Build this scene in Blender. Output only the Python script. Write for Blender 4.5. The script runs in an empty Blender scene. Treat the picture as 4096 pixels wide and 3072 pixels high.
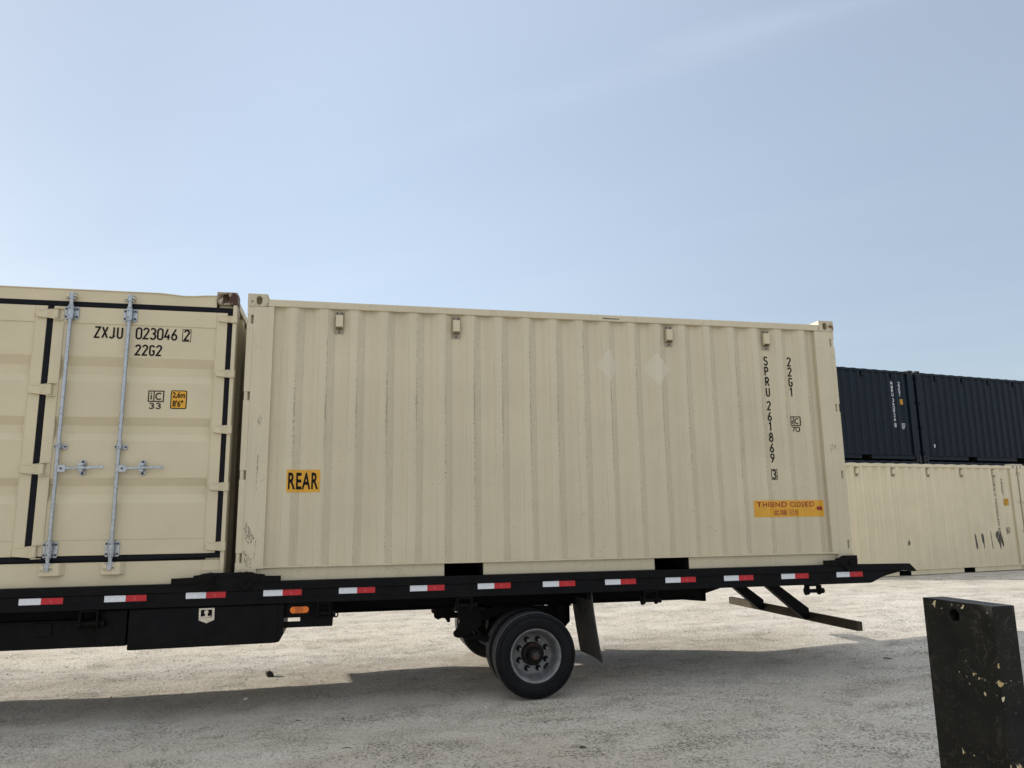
import bpy, bmesh, math, random
from mathutils import Vector, Matrix, noise
random.seed(7)
R = math.radians
SC = bpy.context.scene
COL = SC.collection

# ------------------------------------------------------------------ camera
CAM = Vector((0.92196, -7.03328, 0.51725))
FPX = 3015.2                                     # focal length in photo pixels (4096 wide)
YAW, PITCH, ROLL = -0.216822, 0.177106, -0.0133127
fw = Vector((-math.sin(YAW) * math.cos(PITCH), math.cos(YAW) * math.cos(PITCH), math.sin(PITCH)))
rt = Vector((math.cos(YAW), math.sin(YAW), 0))
up = rt.cross(fw)
rt, up = rt * math.cos(ROLL) + up * math.sin(ROLL), -rt * math.sin(ROLL) + up * math.cos(ROLL)
cd = bpy.data.cameras.new('camera')
cd.sensor_width = 36
cd.lens = FPX * 36 / 4096
cd.clip_start = 0.05
cd.clip_end = 6000
co = bpy.data.objects.new('camera', cd)
COL.objects.link(co)
co.matrix_world = Matrix(((rt.x, up.x, -fw.x, CAM.x), (rt.y, up.y, -fw.y, CAM.y), (rt.z, up.z, -fw.z, CAM.z), (0, 0, 0, 1)))
SC.camera = co

# ------------------------------------------------------------------ light
KX, KY = 2.9, 1.28                                # shadow run per metre of height
sun_dir = Vector((-KX, KY, 1)).normalized()
ELEV = math.asin(sun_dir.z)
sd = bpy.data.lights.new('sun', 'SUN')
sd.energy = 3.8
sd.angle = R(0.6)
sd.color = (1.0, 0.93, 0.82)
so = bpy.data.objects.new('sun', sd)
COL.objects.link(so)
so.rotation_euler = sun_dir.to_track_quat('Z', 'Y').to_euler()
SC.view_settings.view_transform = 'Standard'
SC.view_settings.look = 'None'
SC.view_settings.gamma = 1
SC.view_settings.exposure = 0.75

W = bpy.data.worlds.new('World')
SC.world = W
W.use_nodes = True
nt = W.node_tree
nt.nodes.clear()


def N(t, kind, **kw):
    n = t.nodes.new(kind)
    for k, v in kw.items():
        if k in n.bl_rna.properties:
            setattr(n, k, v)
        else:
            n.inputs[k].default_value = v
    return n


def math_(t, op, a, b=None, c=None, clamp=False):
    n = t.nodes.new('ShaderNodeMath')
    n.operation = op
    n.use_clamp = clamp
    for i, v in enumerate((a, b, c)):
        if v is None:
            continue
        if isinstance(v, (int, float)):
            n.inputs[i].default_value = v
        else:
            t.links.new(v, n.inputs[i])
    return n.outputs[0]


def mix_(t, f, a, b):
    n = t.nodes.new('ShaderNodeMix')
    n.data_type = 'RGBA'
    for s, v in ((n.inputs[0], f), (n.inputs[6], a), (n.inputs[7], b)):
        if isinstance(v, (int, float)):
            s.default_value = v
        elif isinstance(v, tuple):
            s.default_value = (*v, 1) if len(v) == 3 else v
        else:
            t.links.new(v, s)
    return n.outputs[2]


def ramp_(t, f, p0, p1, c0=(0, 0, 0), c1=(1, 1, 1)):
    n = t.nodes.new('ShaderNodeValToRGB')
    e = n.color_ramp.elements
    e[0].position, e[1].position = p0, p1
    e[0].color, e[1].color = (*c0, 1), (*c1, 1)
    t.links.new(f, n.inputs[0])
    return n.outputs[0]


sky = N(nt, 'ShaderNodeTexSky', sky_type='NISHITA', sun_disc=False, sun_elevation=ELEV,
        sun_rotation=math.atan2(sun_dir.x, sun_dir.y), altitude=0, air_density=1.0, dust_density=2.0, ozone_density=1.0)
tc = N(nt, 'ShaderNodeTexCoord')
sep = N(nt, 'ShaderNodeSeparateXYZ')
nt.links.new(tc.outputs['Generated'], sep.inputs[0])
zc = math_(nt, 'MAXIMUM', sep.outputs[2], 0.03)
px, py = math_(nt, 'DIVIDE', sep.outputs[0], zc), math_(nt, 'DIVIDE', sep.outputs[1], zc)


def pix_ray(x, y):
    return fw + rt * ((x - 2048) / FPX) - up * ((y - 1536) / FPX)


A, B = pix_ray(1111, 735), pix_ray(2778, 222)     # the long wisp of cirrus lies along this line of the sky
A, B = Vector((A.x / A.z, A.y / A.z)), Vector((B.x / B.z, B.y / B.z))
tdir = (B - A).normalized()
ndir = Vector((-tdir.y, tdir.x))
dist = math_(nt, 'ADD', math_(nt, 'MULTIPLY', px, ndir.x), math_(nt, 'MULTIPLY_ADD', py, ndir.y, -A.dot(ndir)))
along = math_(nt, 'ADD', math_(nt, 'MULTIPLY', px, tdir.x), math_(nt, 'MULTIPLY_ADD', py, tdir.y, -A.dot(tdir)))
cmb = N(nt, 'ShaderNodeCombineXYZ')
nt.links.new(math_(nt, 'MULTIPLY', along, 0.5), cmb.inputs[0])
nt.links.new(math_(nt, 'MULTIPLY', dist, 1.3), cmb.inputs[1])
n1 = N(nt, 'ShaderNodeTexNoise', Scale=2.2, Detail=9.0, Roughness=0.62, Distortion=0.6)
nt.links.new(cmb.outputs[0], n1.inputs['Vector'])
n2 = N(nt, 'ShaderNodeTexNoise', Scale=0.7, Detail=5.0, Roughness=0.55, Distortion=0.4)
nt.links.new(cmb.outputs[0], n2.inputs['Vector'])
dd = math_(nt, 'ADD', dist, math_(nt, 'MULTIPLY_ADD', n1.outputs[0], 0.16, -0.08))
band = math_(nt, 'POWER', 2.718, math_(nt, 'MULTIPLY', math_(nt, 'MULTIPLY', dd, dd), -300.0))
fade = N(nt, 'ShaderNodeMapRange', interpolation_type='SMOOTHSTEP')
fade.inputs['From Min'].default_value = -0.35
fade.inputs['From Max'].default_value = 0.75
nt.links.new(along, fade.inputs['Value'])
wisp = math_(nt, 'MULTIPLY', math_(nt, 'MULTIPLY', band, fade.outputs[0]), ramp_(nt, n1.outputs[0], 0.35, 0.72))
veil = math_(nt, 'MULTIPLY', ramp_(nt, n2.outputs[0], 0.35, 0.8), 0.24)
cl = math_(nt, 'MULTIPLY_ADD', wisp, 0.30, veil, clamp=True)
hazy = mix_(nt, 0.64, sky.outputs[0], (1.99, 2.30, 2.76))        # high thin haze evens out the clear-sky gradient
# forward scattering in the haze: paler towards the sun, deeper blue away from it
dt = N(nt, 'ShaderNodeVectorMath', operation='DOT_PRODUCT')
dt.inputs[1].default_value = sun_dir
nt.links.new(tc.outputs['Generated'], dt.inputs[0])


def smooth(v, a, b):
    n = N(nt, 'ShaderNodeMapRange', interpolation_type='SMOOTHSTEP')
    n.inputs['From Min'].default_value = a
    n.inputs['From Max'].default_value = b
    nt.links.new(v, n.inputs['Value'])
    return n.outputs[0]


fac = math_(nt, 'ADD', math_(nt, 'MULTIPLY_ADD', smooth(dt.outputs['Value'], -0.45, 0.40), 0.29, 0.90), math_(nt, 'MULTIPLY', smooth(dt.outputs['Value'], 0.45, 0.80), -0.20))
sc_ = N(nt, 'ShaderNodeVectorMath', operation='SCALE')
nt.links.new(hazy, sc_.inputs[0])
nt.links.new(fac, sc_.inputs['Scale'])
hazy = sc_.outputs[0]
vm = N(nt, 'ShaderNodeMix', data_type='RGBA', blend_type='MULTIPLY')
vm.inputs[0].default_value = 1
vm.inputs[7].default_value = (1.42, 1.32, 1.22, 1)
nt.links.new(hazy, vm.inputs[6])
cloudy = mix_(nt, cl, hazy, vm.outputs[2])
# added fill: unseen brighter sky overhead and behind the view, to lift the shade
sky_fill = N(nt, 'ShaderNodeMapRange', interpolation_type='SMOOTHSTEP')
sky_fill.inputs['From Min'].default_value = 0.15
sky_fill.inputs['From Max'].default_value = 0.75
nt.links.new(math_(nt, 'ADD', math_(nt, 'MULTIPLY', sep.outputs[1], -0.8), math_(nt, 'MULTIPLY', sep.outputs[2], 0.9)), sky_fill.inputs['Value'])
cloudy = mix_(nt, math_(nt, 'MULTIPLY', sky_fill.outputs[0], 0.85), cloudy, (3.7, 3.85, 4.05))
bg = N(nt, 'ShaderNodeBackground', Strength=0.15)
nt.links.new(cloudy, bg.inputs[0])
wo = N(nt, 'ShaderNodeOutputWorld')
nt.links.new(bg.outputs[0], wo.inputs[0])


# ------------------------------------------------------------------ materials
def mat(name, color, rough=0.5, metal=0.0, spec=0.5):
    m = bpy.data.materials.new(name)
    m.use_nodes = True
    b = m.node_tree.nodes['Principled BSDF']
    b.inputs['Base Color'].default_value = (*color, 1)
    b.inputs['Roughness'].default_value = rough
    b.inputs['Metallic'].default_value = metal
    b.inputs['Specular IOR Level'].default_value = spec
    return m, m.node_tree, b


def objco(t):
    return N(t, 'ShaderNodeTexCoord').outputs['Object']


def noise_(t, vec, scale, detail=4.0, rough=0.55, stretch=None, dist=0.0):
    if stretch:
        mp = N(t, 'ShaderNodeMapping')
        mp.inputs['Scale'].default_value = stretch
        t.links.new(vec, mp.inputs['Vector'])
        vec = mp.outputs[0]
    n = N(t, 'ShaderNodeTexNoise', Scale=scale, Detail=detail, Roughness=rough, Distortion=dist)
    t.links.new(vec, n.inputs['Vector'])
    return n.outputs[0]


def bump_(t, b, h, strength=0.2, dist=0.01):
    n = N(t, 'ShaderNodeBump', Strength=strength, Distance=dist)
    t.links.new(h, n.inputs['Height'])
    t.links.new(n.outputs[0], b.inputs['Normal'])


def plain(name, color, rough=0.5, metal=0.0, vary=0.12, scale=8.0, dust=None, spec=0.5):
    """a painted or bare surface with soft mottling and a little dust"""
    m, t, b = mat(name, color, rough, metal, spec)
    oc = objco(t)
    n = noise_(t, oc, scale, 5)
    lo = tuple(c * (1 - vary) for c in color)
    hi = tuple(min(1, c * (1 + vary)) for c in color)
    c = ramp_(t, n, 0.3, 0.7, lo, hi)
    if dust:
        d = noise_(t, oc, scale * 3.1, 7, 0.7)
        f = math_(t, 'MULTIPLY', ramp_(t, d, 0.45, 0.85), dust[1])
        c = mix_(t, f, c, dust[0])
    t.links.new(c, b.inputs['Base Color'])
    r = math_(t, 'MULTIPLY_ADD', n, 0.22, rough - 0.11)
    t.links.new(r, b.inputs['Roughness'])
    bump_(t, b, noise_(t, oc, scale * 9, 3), 0.06, 0.004)
    return m


BEIGE = (0.572, 0.508, 0.366)
P0, PITCHX = 0.444, 0.2767                     # right edge of the first outer flat, corrugation pitch


def worn_paint(name, base, wear=1.0, rust=0.35, corr=True, streak=0.5):
    m, t, b = mat(name, base, 0.48, 0, 0.4)
    oc = objco(t)
    s = N(t, 'ShaderNodeSeparateXYZ')
    t.links.new(oc, s.inputs[0])
    x, y, z = s.outputs
    big = noise_(t, oc, 1.3, 4, 0.6)
    c = ramp_(t, big, 0.3, 0.72, tuple(v * 0.93 for v in base), tuple(min(1, v * 1.05) for v in base))
    # rain streaks: long in z, narrow in x
    st = noise_(t, oc, 1.0, 5, 0.6, stretch=(26, 26, 0.55))
    c = mix_(t, math_(t, 'MULTIPLY', ramp_(t, st, 0.5, 0.78), 0.34 * streak), c, (base[0] * 0.55, base[1] * 0.52, base[2] * 0.48))
    st2 = noise_(t, oc, 1.0, 4, 0.6, stretch=(14, 14, 0.35))
    c = mix_(t, math_(t, 'MULTIPLY', ramp_(t, st2, 0.55, 0.8), 0.3 * streak), c, tuple(min(1, v * 1.16) for v in base))
    grime = noise_(t, oc, 55, 6, 0.75)
    c = mix_(t, math_(t, 'MULTIPLY', ramp_(t, grime, 0.6, 0.72), 0.16 * wear), c, (0.17, 0.14, 0.10))
    if corr:
        ph = math_(t, 'FRACT', math_(t, 'MULTIPLY_ADD', x, 1 / PITCHX, 0.5 - P0 / PITCHX))
        d = math_(t, 'MULTIPLY', math_(t, 'ABSOLUTE', math_(t, 'SUBTRACT', ph, 0.5)), PITCHX)
        edge = math_(t, 'SUBTRACT', 1.0, math_(t, 'DIVIDE', d, 0.020), clamp=True)
        chip = noise_(t, oc, 58, 2, 0.5, stretch=(1, 1, 1.1))
        zone = noise_(t, oc, 1.7, 2, 0.5)
        hgt = math_(t, 'SUBTRACT', 1.0, math_(t, 'DIVIDE', math_(t, 'ABSOLUTE', math_(t, 'SUBTRACT', z, 1.55)), 1.1), clamp=True)
        thr = math_(t, 'ADD', math_(t, 'MULTIPLY', edge, 0.3), math_(t, 'MULTIPLY_ADD', zone, 0.34, math_(t, 'MULTIPLY', hgt, 0.10)))
        mk = ramp_(t, math_(t, 'ADD', math_(t, 'MULTIPLY', chip, 0.62), thr), 0.815, 0.865)
        mk = math_(t, 'MULTIPLY', mk, math_(t, 'GREATER_THAN', edge, 0.03))
        c = mix_(t, math_(t, 'MULTIPLY', mk, 0.55 * wear), c, (0.145, 0.125, 0.10))
        # patchy brown tone along the slope right of each ridge
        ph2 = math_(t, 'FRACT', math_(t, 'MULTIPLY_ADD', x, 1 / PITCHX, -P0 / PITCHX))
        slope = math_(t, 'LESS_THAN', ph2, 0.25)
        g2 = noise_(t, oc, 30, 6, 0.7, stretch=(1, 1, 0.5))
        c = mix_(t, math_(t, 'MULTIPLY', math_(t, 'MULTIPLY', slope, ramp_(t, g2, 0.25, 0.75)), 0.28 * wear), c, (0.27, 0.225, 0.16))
        # hairline creases wandering down the left edge of each outer flat
        u2 = math_(t, 'MULTIPLY', ph2, PITCHX)
        wob = math_(t, 'MULTIPLY_ADD', noise_(t, oc, 1, 4, 0.6, stretch=(3.6, 0.1, 3.2)), 0.05, 0.178)
        ln = math_(t, 'SUBTRACT', 1.0, math_(t, 'DIVIDE', math_(t, 'ABSOLUTE', math_(t, 'SUBTRACT', u2, wob)), 0.0035), clamp=True)
        ln = math_(t, 'MULTIPLY', ln, ramp_(t, noise_(t, oc, 1.4, 3), 0.42, 0.56))
        c = mix_(t, math_(t, 'MULTIPLY', ln, 0.42 * wear), c, (0.25, 0.21, 0.15))
    # fine scratches, mostly slanting
    mp = N(t, 'ShaderNodeMapping')
    mp.inputs['Rotation'].default_value = (0, R(28), 0)
    t.links.new(oc, mp.inputs['Vector'])
    sc = noise_(t, mp.outputs[0], 1.0, 2, 0.5, stretch=(9, 60, 150))
    scz = noise_(t, oc, 2.6, 2)
    mk2 = math_(t, 'MULTIPLY', ramp_(t, sc, 0.655, 0.72), ramp_(t, scz, 0.46, 0.6))
    c = mix_(t, math_(t, 'MULTIPLY', mk2, 0.55 * wear), c, (0.16, 0.14, 0.11))
    # creases in the sheet
    mp3 = N(t, 'ShaderNodeTexVoronoi', feature='DISTANCE_TO_EDGE', Scale=2.1)
    wv = N(t, 'ShaderNodeMapping')
    wv.inputs['Scale'].default_value = (1.5, 1.5, 0.22)
    t.links.new(oc, wv.inputs['Vector'])
    wn = N(t, 'ShaderNodeTexNoise', Scale=6.0, Detail=3.0)
    t.links.new(oc, wn.inputs['Vector'])
    wadd = N(t, 'ShaderNodeVectorMath', operation='MULTIPLY_ADD')
    wadd.inputs[1].default_value = (0.10, 0.10, 0.10)
    t.links.new(wn.outputs['Color'], wadd.inputs[0])
    t.links.new(wv.outputs[0], wadd.inputs[2])
    t.links.new(wadd.outputs[0], mp3.inputs['Vector'])
    crk = math_(t, 'SUBTRACT', 1.0, math_(t, 'DIVIDE', mp3.outputs['Distance'], 0.008), clamp=True)
    crk = math_(t, 'MULTIPLY', crk, ramp_(t, noise_(t, oc, 1.1, 2), 0.48, 0.6))
    c = mix_(t, math_(t, 'MULTIPLY', crk, (0.0 if corr else 0.28) * wear), c, (0.28, 0.235, 0.17))
    # rust specks
    rs = noise_(t, oc, 17, 8, 0.75)
    rz = noise_(t, oc, 1.9, 3)
    rk = math_(t, 'MULTIPLY', ramp_(t, rs, 0.64, 0.70), ramp_(t, rz, 0.52, 0.66))
    c = mix_(t, math_(t, 'MULTIPLY', rk, rust), c, (0.16, 0.06, 0.022))
    t.links.new(c, b.inputs['Base Color'])
    hb = math_(t, 'MULTIPLY_ADD', noise_(t, oc, 9, 3), 0.5, math_(t, 'MULTIPLY', noise_(t, oc, 60, 3), 0.12))
    bump_(t, b, math_(t, 'SUBTRACT', hb, math_(t, 'MULTIPLY', crk, 0.0 if corr else 0.25)), 0.35 * (0.4 + 0.6 * wear), 0.008)
    return m


def rusty(name, base, amount, dark=False, spec=0.4):
    m, t, b = mat(name, base, 0.6, 0, spec)
    oc = objco(t)
    n = noise_(t, oc, 13, 8, 0.72)
    n2 = noise_(t, oc, 5, 3, 0.5)
    rc = ramp_(t, noise_(t, oc, 40, 5), 0.3, 0.7, (0.022, 0.009, 0.006) if dark else (0.035, 0.012, 0.007), (0.085, 0.030, 0.016) if dark else (0.20, 0.075, 0.022))
    f = ramp_(t, math_(t, 'MULTIPLY_ADD', n2, 0.5, math_(t, 'MULTIPLY', n, 0.6)), 0.78 - amount * 0.45, 0.84 - amount * 0.45)
    t.links.new(mix_(t, f, base, rc), b.inputs['Base Color'])
    bump_(t, b, math_(t, 'MULTIPLY', math_(t, 'ADD', f, n), 0.5), 0.4, 0.004)
    return m


M = {}
M['beige_old'] = worn_paint('worn beige paint', BEIGE, 1.0, 0.35)
M['beige_flat'] = worn_paint('worn beige post paint', BEIGE, 1.0, 0.6, corr=False, streak=0.6)
M['beige_new'] = worn_paint('fresh beige paint', (0.592, 0.520, 0.364), 0.12, 0.08, corr=False, streak=0.12)
M['beige_yard'] = worn_paint('streaked beige paint', (0.615, 0.545, 0.390), 0.22, 0.05, corr=False, streak=0.85)
M['beige_cast'] = rusty('beige casting', (0.51, 0.45, 0.33), 0.42)
M['rust_cast'] = rusty('rusted casting', (0.42, 0.35, 0.25), 0.62, dark=True)
M['navy'] = plain('dark blue grey paint', (0.0055, 0.0115, 0.0205), 0.45, 0, 0.25, 3.0, ((0.024, 0.027, 0.031), 0.12), 0.16)
M['navy_cast'] = rusty('dark casting', (0.013, 0.017, 0.022), 0.1)
M['roof'] = plain('beige roof sheet', (0.62, 0.56, 0.44), 0.5)
M['dark_in'] = plain('dark underside', (0.006, 0.006, 0.006), 0.8)
M['seal'] = plain('black rubber seal', (0.006, 0.007, 0.010), 0.55, 0, 0.3, 14, ((0.02, 0.019, 0.018), 0.12), 0.12)
M['galv'] = plain('galvanised steel', (0.38, 0.41, 0.44), 0.30, 0.85, 0.22, 30, ((0.30, 0.28, 0.25), 0.25))
M['bolt'] = plain('dark bolt', (0.05, 0.055, 0.065), 0.5, 0.6)
M['black'] = plain('black trailer paint', (0.0042, 0.0045, 0.0055), 0.5, 0, 0.35, 5, ((0.022, 0.021, 0.019), 0.3), 0.10)
M['black_dull'] = plain('dull black frame', (0.0035, 0.0034, 0.0034), 0.75, 0, 0.4, 9, ((0.026, 0.022, 0.018), 0.3), 0.15)
M['black_rust'] = rusty('black rusting iron', (0.0055, 0.005, 0.0045), 0.20, dark=True, spec=0.1)
M['tape_white'] = plain('white reflective tape', (0.68, 0.71, 0.76), 0.3, 0, 0.06, 60)
M['tape_red'] = plain('red reflective tape', (0.47, 0.006, 0.014), 0.4, 0, 0.08, 60)
M['tape_ink'] = plain('tape print', (0.60, 0.10, 0.12), 0.4)
M['tape_grey'] = plain('tape print on white', (0.80, 0.83, 0.88), 0.4)
M['amber'] = plain('amber lens', (0.80, 0.19, 0.012), 0.2, 0, 0.15, 40)
M['amber_dark'] = plain('amber lens core', (0.52, 0.11, 0.01), 0.3, 0, 0.3, 90)
M['steel'] = plain('bright latch steel', (0.62, 0.57, 0.48), 0.38, 0.55, 0.2, 40)
M['ink'] = plain('black lettering', (0.005, 0.005, 0.006), 0.6, spec=0.15)
M['ink_white'] = plain('white lettering', (0.72, 0.76, 0.78), 0.5)
M['ink_red'] = plain('dark red lettering', (0.26, 0.008, 0.012), 0.5, 0, 0.15, 60)
M['yellow'] = plain('orange yellow sticker', (0.66, 0.335, 0.018), 0.45, 0, 0.10, 14, ((0.36, 0.22, 0.07), 0.35))
M['label_white'] = plain('white label', (0.66, 0.70, 0.80), 0.5)
M['ghost'] = plain('adhesive ghost', (0.588, 0.538, 0.415), 0.4, 0, 0.03, 3)
M['rim'] = plain('silver steel rim', (0.18, 0.183, 0.19), 0.45, 0.3, 0.3, 16, ((0.11, 0.095, 0.075), 0.6))
M['hub'] = rusty('greasy black hub', (0.009, 0.008, 0.0075), 0.3, dark=True, spec=0.2)
M['brass'] = plain('vent grille', (0.20, 0.155, 0.085), 0.5, 0.4, 0.4, 120)
M['weld'] = plain('vent plate', (0.30, 0.26, 0.195), 0.55, 0, 0.2, 40)
M['stone_dark'] = plain('dark stone', (0.055, 0.050, 0.046), 0.85, 0, 0.4, 40)
M['stone_white'] = plain('white pebble', (0.70, 0.68, 0.64), 0.8, 0, 0.2, 60)
M['twig'] = plain('dry twig', (0.10, 0.075, 0.05), 0.8, 0, 0.4, 60)
M['grass'] = plain('grass blade', (0.11, 0.20, 0.03), 0.6, 0, 0.3, 50)


def tyre_mat():
    m, t, b = mat('tyre rubber', (0.016, 0.017, 0.020), 0.7, 0, 0.15)
    oc = objco(t)
    c = ramp_(t, noise_(t, oc, 6, 6, 0.7), 0.35, 0.75, (0.0045, 0.005, 0.0068), (0.012, 0.0122, 0.0135))
    d = noise_(t, oc, 70, 5, 0.7)
    c = mix_(t, math_(t, 'MULTIPLY', ramp_(t, d, 0.52, 0.8), 0.25), c, (0.05, 0.046, 0.042))
    t.links.new(c, b.inputs['Base Color'])
    bump_(t, b, noise_(t, oc, 90, 3), 0.15, 0.003)
    return m


M['tyre'] = tyre_mat()
M['tread'] = plain('dusty sky-lit tread rubber', (0.085, 0.085, 0.090), 0.75, 0, 0.3, 30, ((0.18, 0.17, 0.155), 0.4), 0.2)  # skylight on the tread painted in as paler rubber, plus dust
M['groove'] = plain('tread groove', (0.006, 0.006, 0.007), 0.9)


def flap_mat():
    m, t, b = mat('muddy rubber flap', (0.02, 0.02, 0.02), 0.7)
    oc = objco(t)
    n = noise_(t, oc, 1, 6, 0.75, stretch=(30, 22, 4))
    n2 = noise_(t, oc, 130, 4, 0.7)
    f = math_(t, 'MULTIPLY', ramp_(t, math_(t, 'MULTIPLY_ADD', n2, 0.5, math_(t, 'MULTIPLY', n, 0.6)), 0.44, 0.62), 0.75)
    t.links.new(mix_(t, f, (0.007, 0.007, 0.007), (0.105, 0.102, 0.097)), b.inputs['Base Color'])
    return m


M['flap'] = flap_mat()


PTOP = 1.06


def post_mat():
    m, t, b = mat('chipped black post paint', (0.014, 0.015, 0.014), 0.5, 0, 0.15)
    oc = objco(t)
    big = noise_(t, oc, 5, 5, 0.6)
    c = ramp_(t, big, 0.3, 0.75, (0.006, 0.0068, 0.0062), (0.0155, 0.0165, 0.0145))
    gl = noise_(t, oc, 4.5, 3, 0.5, dist=2.2)
    ring = math_(t, 'SUBTRACT', 1.0, math_(t, 'DIVIDE', math_(t, 'ABSOLUTE', math_(t, 'SUBTRACT', gl, 0.56)), 0.010), clamp=True)
    c = mix_(t, math_(t, 'MULTIPLY', ring, 0.3), c, (0.13, 0.125, 0.11))
    old = ramp_(t, noise_(t, oc, 5.5, 4, 0.6, dist=1.2), 0.61, 0.66)
    c = mix_(t, math_(t, 'MULTIPLY', old, 0.4), c, (0.055, 0.047, 0.035))
    ch = noise_(t, oc, 24, 3, 0.55, stretch=(1, 1, 0.75), dist=0.6)
    cz = noise_(t, oc, 3.2, 3, 0.6)
    sp = N(t, 'ShaderNodeSeparateXYZ')
    t.links.new(oc, sp.inputs[0])
    knock = None                                   # rows of knocks across the face, and the near corner
    for zc_, wd in ((0.685, 0.030), (0.605, 0.022), (0.245, 0.045)):
        k = math_(t, 'SUBTRACT', 1.0, math_(t, 'DIVIDE', math_(t, 'ABSOLUTE', math_(t, 'SUBTRACT', sp.outputs[2], zc_)), wd), clamp=True)
        knock = k if knock is None else math_(t, 'ADD', knock, k)
    row = math_(t, 'MULTIPLY', knock, math_(t, 'LESS_THAN', sp.outputs[1], 0.12))
    cor = math_(t, 'SUBTRACT', 1.0, math_(t, 'DIVIDE', math_(t, 'ADD', math_(t, 'ABSOLUTE', math_(t, 'ADD', sp.outputs[1], 0.262)), math_(t, 'ABSOLUTE', math_(t, 'ADD', sp.outputs[0], 0.075))), 0.024), clamp=True)
    rim_ = math_(t, 'SUBTRACT', 1.0, math_(t, 'DIVIDE', math_(t, 'ABSOLUTE', math_(t, 'SUBTRACT', sp.outputs[2], PTOP)), 0.022), clamp=True)
    wk = math_(t, 'MULTIPLY_ADD', row, 0.085, math_(t, 'MULTIPLY_ADD', cor, 0.12, math_(t, 'MULTIPLY', rim_, 0.05)))
    f = ramp_(t, math_(t, 'ADD', wk, math_(t, 'MULTIPLY_ADD', ch, 0.62, math_(t, 'MULTIPLY', cz, 0.34))), 0.63, 0.645)
    c = mix_(t, f, c, ramp_(t, noise_(t, oc, 40, 2), 0.4, 0.6, (0.44, 0.33, 0.15), (0.62, 0.56, 0.38)))
    gn = N(t, 'ShaderNodeNewGeometry')             # top painted paler in place of its sky reflection
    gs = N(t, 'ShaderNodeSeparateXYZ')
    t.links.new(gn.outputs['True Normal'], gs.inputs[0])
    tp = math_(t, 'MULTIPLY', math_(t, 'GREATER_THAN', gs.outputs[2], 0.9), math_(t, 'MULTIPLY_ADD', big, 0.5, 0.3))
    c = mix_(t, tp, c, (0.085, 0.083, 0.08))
    t.links.new(c, b.inputs['Base Color'])
    bump_(t, b, math_(t, 'SUBTRACT', noise_(t, oc, 30, 5), math_(t, 'MULTIPLY', f, 0.6)), 0.3, 0.006)
    return m


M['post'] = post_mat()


def ground_mat():
    m, t, b = mat('crushed limestone ground', (0.5, 0.46, 0.4), 0.95, 0, 0.15)
    oc = objco(t)
    big = noise_(t, oc, 0.55, 5, 0.6, stretch=(0.7, 1.3, 1))
    mid = noise_(t, oc, 3.5, 6, 0.7, stretch=(0.85, 1.15, 1))
    fine = noise_(t, oc, 38, 6, 0.75)
    c = ramp_(t, big, 0.32, 0.70, (0.585, 0.535, 0.455), (0.745, 0.705, 0.635))
    c = mix_(t, math_(t, 'MULTIPLY', ramp_(t, mid, 0.48, 0.78), 0.42), c, (0.47, 0.42, 0.335))
    pale = noise_(t, oc, 1.3, 4, 0.6, stretch=(0.5, 1.6, 1))
    c = mix_(t, math_(t, 'MULTIPLY', ramp_(t, pale, 0.5, 0.72), 0.5), c, (0.80, 0.77, 0.71))
    c = mix_(t, math_(t, 'MULTIPLY', ramp_(t, fine, 0.47, 0.66), 0.68), c, (0.235, 0.205, 0.165))
    pit = noise_(t, oc, 58, 3, 0.6)
    pz = noise_(t, oc, 2.6, 5, 0.7, stretch=(0.9, 1.1, 1))
    pk = ramp_(t, math_(t, 'MULTIPLY_ADD', pz, 0.36, math_(t, 'MULTIPLY', pit, 0.66)), 0.555, 0.605)
    c = mix_(t, math_(t, 'MULTIPLY', pk, 0.66), c, (0.115, 0.095, 0.07))
    trk = noise_(t, oc, 1, 4, 0.55, stretch=(0.10, 1.9, 1))
    c = mix_(t, math_(t, 'MULTIPLY', ramp_(t, trk, 0.5, 0.66), 0.34), c, (0.72, 0.68, 0.61))
    v = N(t, 'ShaderNodeTexVoronoi', Scale=85.0, Randomness=1.0)
    t.links.new(oc, v.inputs['Vector'])
    grit = math_(t, 'LESS_THAN', v.outputs['Distance'], 0.24)
    gm = math_(t, 'MULTIPLY', grit, ramp_(t, noise_(t, oc, 5, 5, 0.7), 0.42, 0.62))
    hs = N(t, 'ShaderNodeSeparateColor')
    t.links.new(v.outputs['Color'], hs.inputs[0])
    gc = ramp_(t, hs.outputs[0], 0.2, 0.9, (0.11, 0.09, 0.068), (0.62, 0.57, 0.50))
    c = mix_(t, math_(t, 'MULTIPLY', gm, 0.8), c, gc)
    t.links.new(c, b.inputs['Base Color'])
    h = math_(t, 'MULTIPLY_ADD', fine, 0.6, math_(t, 'MULTIPLY_ADD', mid, 0.8, math_(t, 'SUBTRACT', math_(t, 'MULTIPLY', grit, 0.3), math_(t, 'MULTIPLY', pk, 0.3))))
    bump_(t, b, h, 0.9, 0.035)
    return m


M['ground'] = ground_mat()


def scuff_mat(name, col, lo, hi, sx, sz):
    m, t, b = mat(name, col, 0.6)
    oc = objco(t)
    n = noise_(t, oc, 1, 6, 0.75, stretch=(sx, sx, sz))
    tr = N(t, 'ShaderNodeBsdfTransparent')
    mx = N(t, 'ShaderNodeMixShader')
    t.links.new(ramp_(t, n, lo, hi), mx.inputs[0])
    t.links.new(tr.outputs[0], mx.inputs[1])
    t.links.new(b.outputs[0], mx.inputs[2])
    t.links.new(mx.outputs[0], t.nodes['Material Output'].inputs[0])
    return m


M['scuff'] = scuff_mat('black rubber scuff', (0.022, 0.022, 0.022), 0.36, 0.52, 60, 9)
M['scrape'] = scuff_mat('grey scrape', (0.13, 0.125, 0.115), 0.50, 0.62, 130, 40)


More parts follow.
